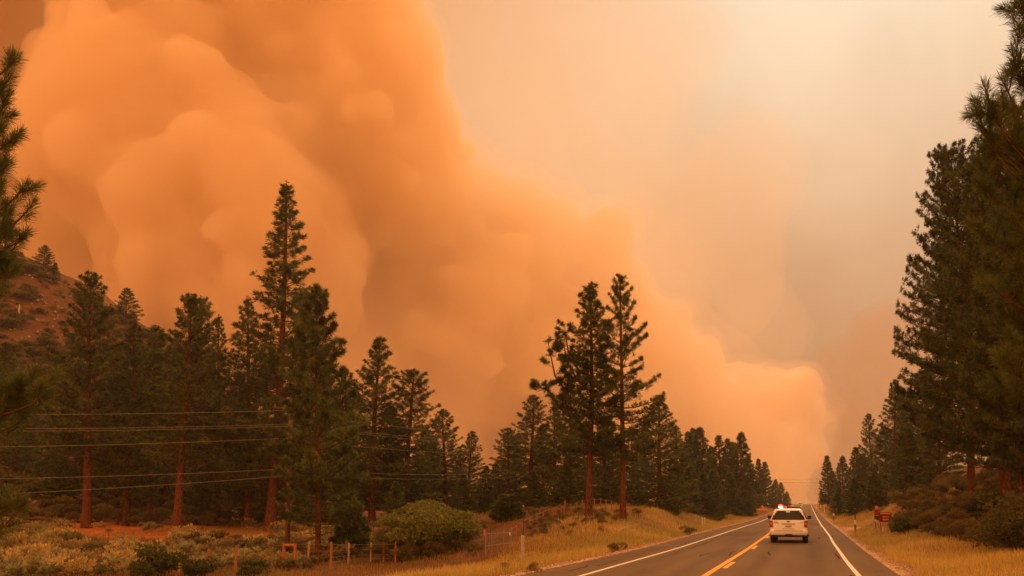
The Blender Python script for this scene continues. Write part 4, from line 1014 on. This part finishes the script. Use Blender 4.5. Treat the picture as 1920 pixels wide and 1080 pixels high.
mb = MB(); c = at(1643.5, 951.5, d); mb.tube([(c.x - P.x, c.y - P.y - .045, c.z - P.z), (c.x - P.x, c.y - P.y, c.z - P.z)], 3.4 * d / F, 16); mb.build('round_top', spk, e)
box_px(e, d, P, 1641, 1646, 953.8, 955.2, .02, 'lettering', spk, dy=-.035)
box_px(e, d, P, 1640, 1648, 966.8, 975, .05, 'green_board', sgr); box_px(e, d, P, 1640, 1643, 974, 978, .04, 'white_panel', wr, dy=-.04)
box_px(e, d, P, 1642, 1643.4, 966, 1000, .06, 'post', brn, dy=.06)
# small signs and boxes near the crest on the right
P, d = gpix(1538, 960); e = empty('road_sign', P, 0, 'small red and white roadside sign beyond the pull-out near the crest', 'sign')
box_px(e, d, P, 1535.2, 1539.8, 946.5, 952.5, .06, 'panel', wr); box_px(e, d, P, 1536, 1538.0, 947, 951.5, .04, 'red_mark', srl, dy=-.06); box_px(e, d, P, 1537, 1538, 952, 966, .08, 'post', brn, dy=.08)
P, d = gpix(1546, 962); e = empty('mailbox_stand', P, 0, 'pale box on a white post beside the small red and white sign', 'mailbox')
box_px(e, d, P, 1543.5, 1549, 946, 950, .5, 'box', mat('pale_box', (.55, .40, .32), .7)); box_px(e, d, P, 1545.3, 1546.9, 950, 966, .12, 'post', wr)

# dirt mound left of the road
P, d = gpix(1418, 957, 100, 260)
nn_ = 22; V, Fc = [], []; q = random.Random(8); sw = 36 * d / F / 2
for i in range(nn_):
    for j in range(nn_):
        x, y_ = (i / (nn_ - 1) * 2 - 1) * 1.15, (j / (nn_ - 1) * 2 - 1) * 1.15; r2 = math.hypot(x + .15 * math.sin(3 * y_), y_)
        z = max(0, 1 - r2) ** .8 * (1 + .3 * math.sin(4 * x + 2 * y_)) + q.uniform(-.04, .04) * (r2 < 1) - .03
        V.append((x * sw, y_ * sw, z * 17 * d / F))
for i in range(nn_ - 1):
    for j in range(nn_ - 1): Fc.append((i * nn_ + j, (i + 1) * nn_ + j, (i + 1) * nn_ + j + 1, i * nn_ + j + 1))
o = mesh_np('dirt_mound', V, Fc, mat('bare_orange_dirt', (.52, .17, .045), .95, noise=3, dark=(.34, .11, .03), bump=.5)); o.location = P
tag(o, 'heap of bare orange dirt left of the road below the hazy pines', 'dirt mound')
# bleached snag on the hill, logs
P, d = gpix(34, 611, 100, 260); mb = MB(); t = zat(P, 570) - P.z
mb.tube([(0, 0, -.3), (.03, 0, t * .4), (-.04, 0, t * .75), (.06, 0, t)], [.24, .21, .17, .07], 9); o = mb.build('snag', MAT['bleached'], None, smooth=True); o.location = P
tag(o, 'bleached bare tree stump standing on the orange hillside', 'dead tree')
for (px, py, ln_, az, lab) in ((1150, 1001, 1.6, .5, 'grey dead branch lying in the brush on the mound'), (480, 1000, 1.3, 2.0, 'dark dead branch at the right end of the clearing')):
    P, d = gpix(px, py); mb = MB(); dv = Vector((math.cos(az), math.sin(az), .35)) * ln_
    mb.tube([(0, 0, 0), dv * .5 + Vector((0, 0, .1)), dv], [.04, .03, .01], 6)
    for k in range(4): q_ = dv * (.4 + .15 * k); mb.tube([q_, q_ + Vector((random.uniform(-.3, .3), random.uniform(-.3, .3), random.uniform(.1, .4)))], [.015, .004], 4)
    o = mb.build('dead_branch', MAT['bleached'] if px > 1000 else MAT['limbwood'], None); o.location = P; tag(o, lab, 'branch')

# power line: poles, then every wire a thing of its own
def pole(px, d, top, label, hh=None):
    P = gp(px, d); t = zat(P, top) if top else P.z + hh; e = empty('utility_pole', P, 0, label, 'utility pole', 'poles of the power line'); mb = MB()
    mb.tube([(0, 0, -.5), (0, 0, (t - P.z) * .5), (0, 0, t - P.z)], [.16, .14, .11], 10); mb.build('pole', MAT['polewood'], e, smooth=True)
    mb = MB(); mb.box((0, -.14, t - P.z - .5), (2.2, .10, .12), rz=1.1); mb.build('crossarm', MAT['polewood'], e)
    for k in (-1, -.35, .35, 1):
        mb = MB(); mb.cyl((k * math.cos(1.1), k * math.sin(1.1) - .14, t - P.z - .44), (k * math.cos(1.1), k * math.sin(1.1) - .14, t - P.z - .30), .04, 8); mb.build('insulator', MAT['galv'], e)
    return P, t
P0, t0 = pole(538, 53, 752, 'utility pole half hidden in the pine boughs above the wooden brace')
P1, t1 = pole(1062, 86, 815, 'utility pole hidden behind the forked lone pine')
P2, t2 = pole(1330, 200, 872, 'utility pole hidden in the trees left of the road')
P3, t3 = pole(1640, 235, 885, 'utility pole hidden in the trees right of the road')
Pm = gp(-480, 47)
wl = [(770, 776, 771), (797, 799, 795), (802, 802, 797), (838, 841, 823), (899, 897, 879), (941, 928, 890)]   # rows at the left pole, at the frame edge, at the middle pole
wr_ = [818, 824, 834, 848, 878, 884]
names = ['topmost', 'second', 'third', 'fourth', 'fifth', 'lowest']
for k, ((a, m_, b), c) in enumerate(zip(wl, wr_)):
    off = Vector(((k % 3 - 1) * .35, (k % 3 - 1) * .5, 0))
    A = Vector((Pm.x, Pm.y, zat(Pm, a))) + off; B = Vector((P0.x, P0.y, zat(P0, b))) + off; C = Vector((P1.x, P1.y, zat(P1, c))) + off
    pts = []
    for i in range(21): s = i / 20; q = A.lerp(B, s); q.z -= .5 * 4 * s * (1 - s) * .5; pts.append(q)
    for i in range(1, 21): s = i / 20; q = B.lerp(C, s); q.z -= 1.0 * 4 * s * (1 - s) * .5; pts.append(q)
    mb = MB(); mb.tube([p - A for p in pts], [.009] * 21 + [.005] * 20, 4); o = mb.build('power_line', MAT['wire'], None); o.location = A
    tag(o, '%s of the thin wires strung across the left grove' % names[k], 'power line', 'wires across the left grove')
for k, (a, b) in enumerate(((896.5, 898.5), (903.5, 905))):
    A = Vector((P2.x, P2.y, zat(P2, a))); B = Vector((P3.x, P3.y, zat(P3, b - 2))); C = Vector((P1.x, P1.y, t1 - .5 - k * .5)); pts = []
    for i in range(16): s = i / 15; q = C.lerp(A, s); q.z -= .8 * 4 * s * (1 - s); pts.append(q)
    for i in range(1, 31): s = i / 30; q = A.lerp(B, s); q.z -= .25 * 4 * s * (1 - s); pts.append(q)
    mb = MB(); mb.tube([p - C for p in pts], .022, 4); o = mb.build('power_line', MAT['darkwire'], None); o.location = C
    tag(o, ['upper', 'lower'][k] + ' of the two dark wires crossing high over the distant road', 'power line', 'wires over the road')

# ------------------------------------------------------------------ the smoke: a lumpy body filled with even smoke
q = random.Random(4)
LOBES = [(1478, 985, 2300, 34), (1480, 940, 2300, 36), (1484, 895, 2300, 38), (1500, 845, 2280, 46), (1505, 790, 2250, 52), (1475, 748, 2180, 56), (1500, 728, 2220, 38), (1430, 930, 2250, 60), (1350, 900, 2150, 95), (1250, 960, 2050, 150), (1050, 1000, 1950, 200), (780, 1020, 1800, 230), (450, 1000, 1700, 280), (120, 1000, 1650, 300), (-250, 950, 1600, 320), (1430, 770, 2120, 60), (1440, 850, 2200, 50), (1390, 735, 2100, 52), (1380, 820, 2120, 90),
         (1305, 690, 1980, 62), (1280, 770, 1990, 115), (1235, 650, 1900, 78), (1200, 720, 1950, 120), (1170, 590, 1850, 70), (1120, 480, 1760, 80), (1165, 520, 1800, 50), (1090, 570, 1780, 120), (1060, 700, 1800, 190),
         (1000, 440, 1660, 78), (1045, 420, 1690, 45), (960, 385, 1640, 60), (900, 350, 1600, 52), (930, 470, 1680, 120), (850, 600, 1650, 230), (870, 330, 1640, 40),
         (790, 225, 1430, 80), (770, 130, 1420, 85), (720, 60, 1420, 90), (700, 330, 1480, 190), (640, 180, 1440, 190), (790, 330, 1500, 70), (560, 0, 1450, 200), (680, -60, 1450, 120),
         (450, 450, 1420, 280), (290, 260, 1400, 250), (150, 650, 1600, 350), (600, 800, 1700, 340), (1000, 850, 1900, 220), (330, -60, 1450, 240), (1180, 820, 2000, 130), (430, 300, 1330, 150), (330, 430, 1330, 130),
         (-500, 600, 1550, 380), (-900, 700, 1500, 350), (-130, 250, 1560, 260), (-60, -60, 1540, 240), (-300, 900, 1500, 350)]
ICO = {}
for sub in (2, 3):
    bm = bmesh.new(); bmesh.ops.create_icosphere(bm, subdivisions=sub, radius=1)
    ICO[sub] = (np.array([v.co[:] for v in bm.verts]), np.array([[v.index for v in f.verts] for f in bm.faces])); bm.free()
BV, BF, BO = [], [], 0
def ball(c, r, sub):
    global BO
    v, f = ICO[sub]; BV.append(v * r + np.array(tuple(c))); BF.append(f + BO); BO += len(v)
def outer_skin(ob):
    """apply the modifiers and keep only the big closed skins, so that no cavity or crumb is left in the smoke"""
    dg = bpy.context.evaluated_depsgraph_get(); dg.update(); ev = ob.evaluated_get(dg); em = ev.to_mesh()
    nv = len(em.vertices); vv = np.empty(nv * 3, np.float32); em.vertices.foreach_get('co', vv); vv = vv.reshape(-1, 3)
    ee = np.empty(len(em.edges) * 2, np.int32); em.edges.foreach_get('vertices', ee); ee = ee.reshape(-1, 2)
    lv = np.empty(len(em.loops), np.int32); em.loops.foreach_get('vertex_index', lv); lv = lv.reshape(-1, 4)
    eb = np.concatenate([ee, ee[:, ::-1]]); eb = eb[np.argsort(eb[:, 0], kind='stable')]; ne = len(eb); st_ = np.searchsorted(eb[:, 0], np.arange(nv + 1))
    seen = np.zeros(nv, bool); keep = np.zeros(nv, bool); order = np.argsort(-vv[:, 2]); p_ = 0
    for _ in range(60):
        while p_ < nv and seen[order[p_]]: p_ += 1
        if p_ >= nv: break
        comp = np.zeros(nv, bool); fr_ = np.array([order[p_]]); comp[fr_] = True
        while len(fr_):
            acc_ = []
            for j in range(10):
                ok_ = st_[fr_] + j < st_[fr_ + 1]
                if ok_.any(): acc_.append(eb[st_[fr_[ok_]] + j, 1])
            nb_ = np.unique(np.concatenate(acc_)); fr_ = nb_[~comp[nb_]]; comp[fr_] = True
        seen |= comp
        if comp.sum() > .04 * nv: keep |= comp
    idx = np.cumsum(keep) - 1; fk = keep[lv[:, 0]]; ev.to_mesh_clear()
    pm = mesh_np('smoke_skin', vv[keep], idx[lv[fk]], MAT['rock'], smooth=True)
    sm = pm.data; COL.objects.unlink(pm); bpy.data.objects.remove(pm); ob.modifiers.clear(); ob.data = sm; sm.materials.clear(); return sm
def smoke_mat(name, colour, dens):
    k = bpy.data.materials.new(name); k.use_nodes = True; n_ = k.node_tree; n_.nodes.clear()
    mo = n_.nodes.new('ShaderNodeOutputMaterial'); vs = n_.nodes.new('ShaderNodeVolumePrincipled'); n_.links.new(vs.outputs[0], mo.inputs['Volume'])
    vs.inputs['Color'].default_value = (*colour, 1); vs.inputs['Density'].default_value = dens; vs.inputs['Anisotropy'].default_value = .2; return k
def smoke_body(name, lobes, label, colour, dens, vox, b1=48, b2=62, b3=9):
    global BV, BF, BO
    BV, BF, BO = [], [], 0
    for (px, py, d, r) in lobes:
        c = at(px, py, d); rad = r * d / F; ball(c, rad * .93, 3)
        for k in range(52):
            u = Vector((q.gauss(0, 1), q.gauss(0, 1), q.gauss(0, 1))).normalized(); rk = rad * (q.uniform(.16, .42) if k < 26 else q.uniform(.07, .16)); ball(c + u * (rad * 1.0 - rk * (.75 if k < 26 else .2)), rk, 2)
    ob = mesh_np(name, np.concatenate(BV), np.concatenate(BF), MAT['rock']); tag(ob, label, None, None, 'stuff')
    def billow(sc_, dp, stg):
        tx = bpy.data.textures.new('billow', 'CLOUDS'); tx.noise_scale = sc_; tx.noise_depth = dp
        m_ = ob.modifiers.new('billow', 'DISPLACE'); m_.texture = tx; m_.strength = stg; m_.mid_level = .5
    billow(130, 3, b1)
    md = ob.modifiers.new('union', 'REMESH'); md.mode = 'VOXEL'; md.voxel_size = vox
    billow(80, 4, b2)
    if b3: billow(40, 3, b3)
    md = ob.modifiers.new('union', 'REMESH'); md.mode = 'VOXEL'; md.voxel_size = vox
    outer_skin(ob).materials.append(smoke_mat(name, colour, dens)); return ob
PALE = [l for l in LOBES if l[0] >= 895 and l[3] <= 125]
smoke_body('smoke_plume', [l for l in LOBES if l not in PALE], 'vast orange wildfire smoke column billowing up behind the left trees', (.9975, .914, .752), .023, 9, 44, 46, 0)
smoke_body('smoke_billows', PALE, 'paler cream smoke billows stepping down to the end of the road', (.980, .925, .845), .019, 8, 30, 46, 15)
smoke_body('smoke_fringe', [(px, py, d, r * 1.06 + 13) for px, py, d, r in LOBES if (px, py, d, r) in PALE or px > 500], 'soft frayed smoke fringe round the billows', (.994, .938, .82), .0026, 15, 55, 75)
smk = smoke_mat('thin_smoke_base', (1, 1, 1), .001)

# thinner drifting smoke round the column and to its right
q = random.Random(9); BV, BF, BO = [], [], 0
for (px, py, d, r) in [(980, 180, 1750, 190), (1110, 300, 1800, 170), (1240, 400, 1900, 150), (1340, 520, 2000, 150), (1420, 600, 2100, 100), (1460, 800, 1650, 120), (1540, 905, 1950, 100), (1180, 120, 1750, 180),
                       (1400, 330, 1900, 130), (860, 60, 1700, 220), (1050, -60, 1700, 200), (1120, 560, 1500, 210), (900, 480, 1420, 240), (1300, 720, 1650, 150), (1400, 860, 1800, 120), (650, 700, 1420, 300), (500, 350, 1420, 260)]:
    c = at(px, py, d); rad = r * d / F; ball(c, rad * .9, 3)
    for k in range(10):
        u = Vector((q.gauss(0, 1), q.gauss(0, 1), q.gauss(0, 1))).normalized(); rk = rad * q.uniform(.25, .5); ball(c + u * (rad - rk * .6), rk, 2)
veil = mesh_np('smoke_veil', np.concatenate(BV), np.concatenate(BF), MAT['rock']); vd = veil.data; vd.materials.clear()
tag(veil, 'thin drifting peach smoke round and beyond the column', None, None, 'stuff')
md = veil.modifiers.new('union', 'REMESH'); md.mode = 'VOXEL'; md.voxel_size = 26; md.use_smooth_shade = True
tx = bpy.data.textures.new('billow', 'CLOUDS'); tx.noise_scale = 150; tx.noise_depth = 3
md = veil.modifiers.new('billow', 'DISPLACE'); md.texture = tx; md.strength = 80; md.mid_level = .5
vm_ = smk.copy(); vm_.name = 'thin_smoke'; pv = vm_.node_tree.nodes['Principled Volume']; pv.inputs['Density'].default_value = .0010; pv.inputs['Color'].default_value = (.999, .955, .86, 1)
vd.materials.append(vm_)

# murky brown smoke, thick enough to dull what lies behind it: at the left edge and low on the right
q = random.Random(12); BV, BF, BO = [], [], 0
for (px, py, d, r) in [(-170, 40, 1420, 260), (-150, 330, 1420, 230), (-60, -140, 1420, 220), (-260, 600, 1450, 260), (1610, 730, 2000, 105), (1590, 850, 1950, 100), (1700, 650, 2050, 110), (1700, 800, 2000, 130), (1530, 930, 1900, 70), (1480, 960, 1800, 60), (860, 930, 1330, 160), (560, 870, 1330, 180), (250, 680, 1350, 150), (1120, 900, 1400, 110)]:
    c = at(px, py, d); rad = r * d / F; ball(c, rad * .9, 3)
    for k in range(14):
        u = Vector((q.gauss(0, 1), q.gauss(0, 1), q.gauss(0, 1))).normalized(); rk = rad * q.uniform(.25, .5); ball(c + u * (rad - rk * .5), rk, 2)
murk = mesh_np('brown_smoke', np.concatenate(BV), np.concatenate(BF), MAT['rock']); murk.data.materials.clear(); murk.data.materials.append(smoke_mat('brown_smoke', (.62, .47, .34), .0019))
tag(murk, 'murky grey-brown smoke drifting at the left edge and low over the right-hand trees', None, None, 'stuff')
md = murk.modifiers.new('union', 'REMESH'); md.mode = 'VOXEL'; md.voxel_size = 24; md.use_smooth_shade = True
md = murk.modifiers.new('billow', 'DISPLACE'); md.texture = tx; md.strength = 80; md.mid_level = .5

# ------------------------------------------------------------------ smoky air round the camera and everything that stands here
hz_top = max(float(gz.max()), 60) + 45
mb = MB(); mb.box((0, 20, (hz_top - 14) / 2), (2060, 2060, hz_top + 14))
ham = bpy.data.materials.new('haze'); ham.use_nodes = True; hn = ham.node_tree; hn.nodes.clear()
ho = hn.nodes.new('ShaderNodeOutputMaterial'); hv = hn.nodes.new('ShaderNodeVolumePrincipled'); hn.links.new(hv.outputs[0], ho.inputs['Volume'])
hv.inputs['Color'].default_value = (.93, .88, .80, 1); hv.inputs['Density'].default_value = .00020; hv.inputs['Anisotropy'].default_value = .3
tag(mb.build('haze', ham), 'thin smoky air', None, None, 'stuff')
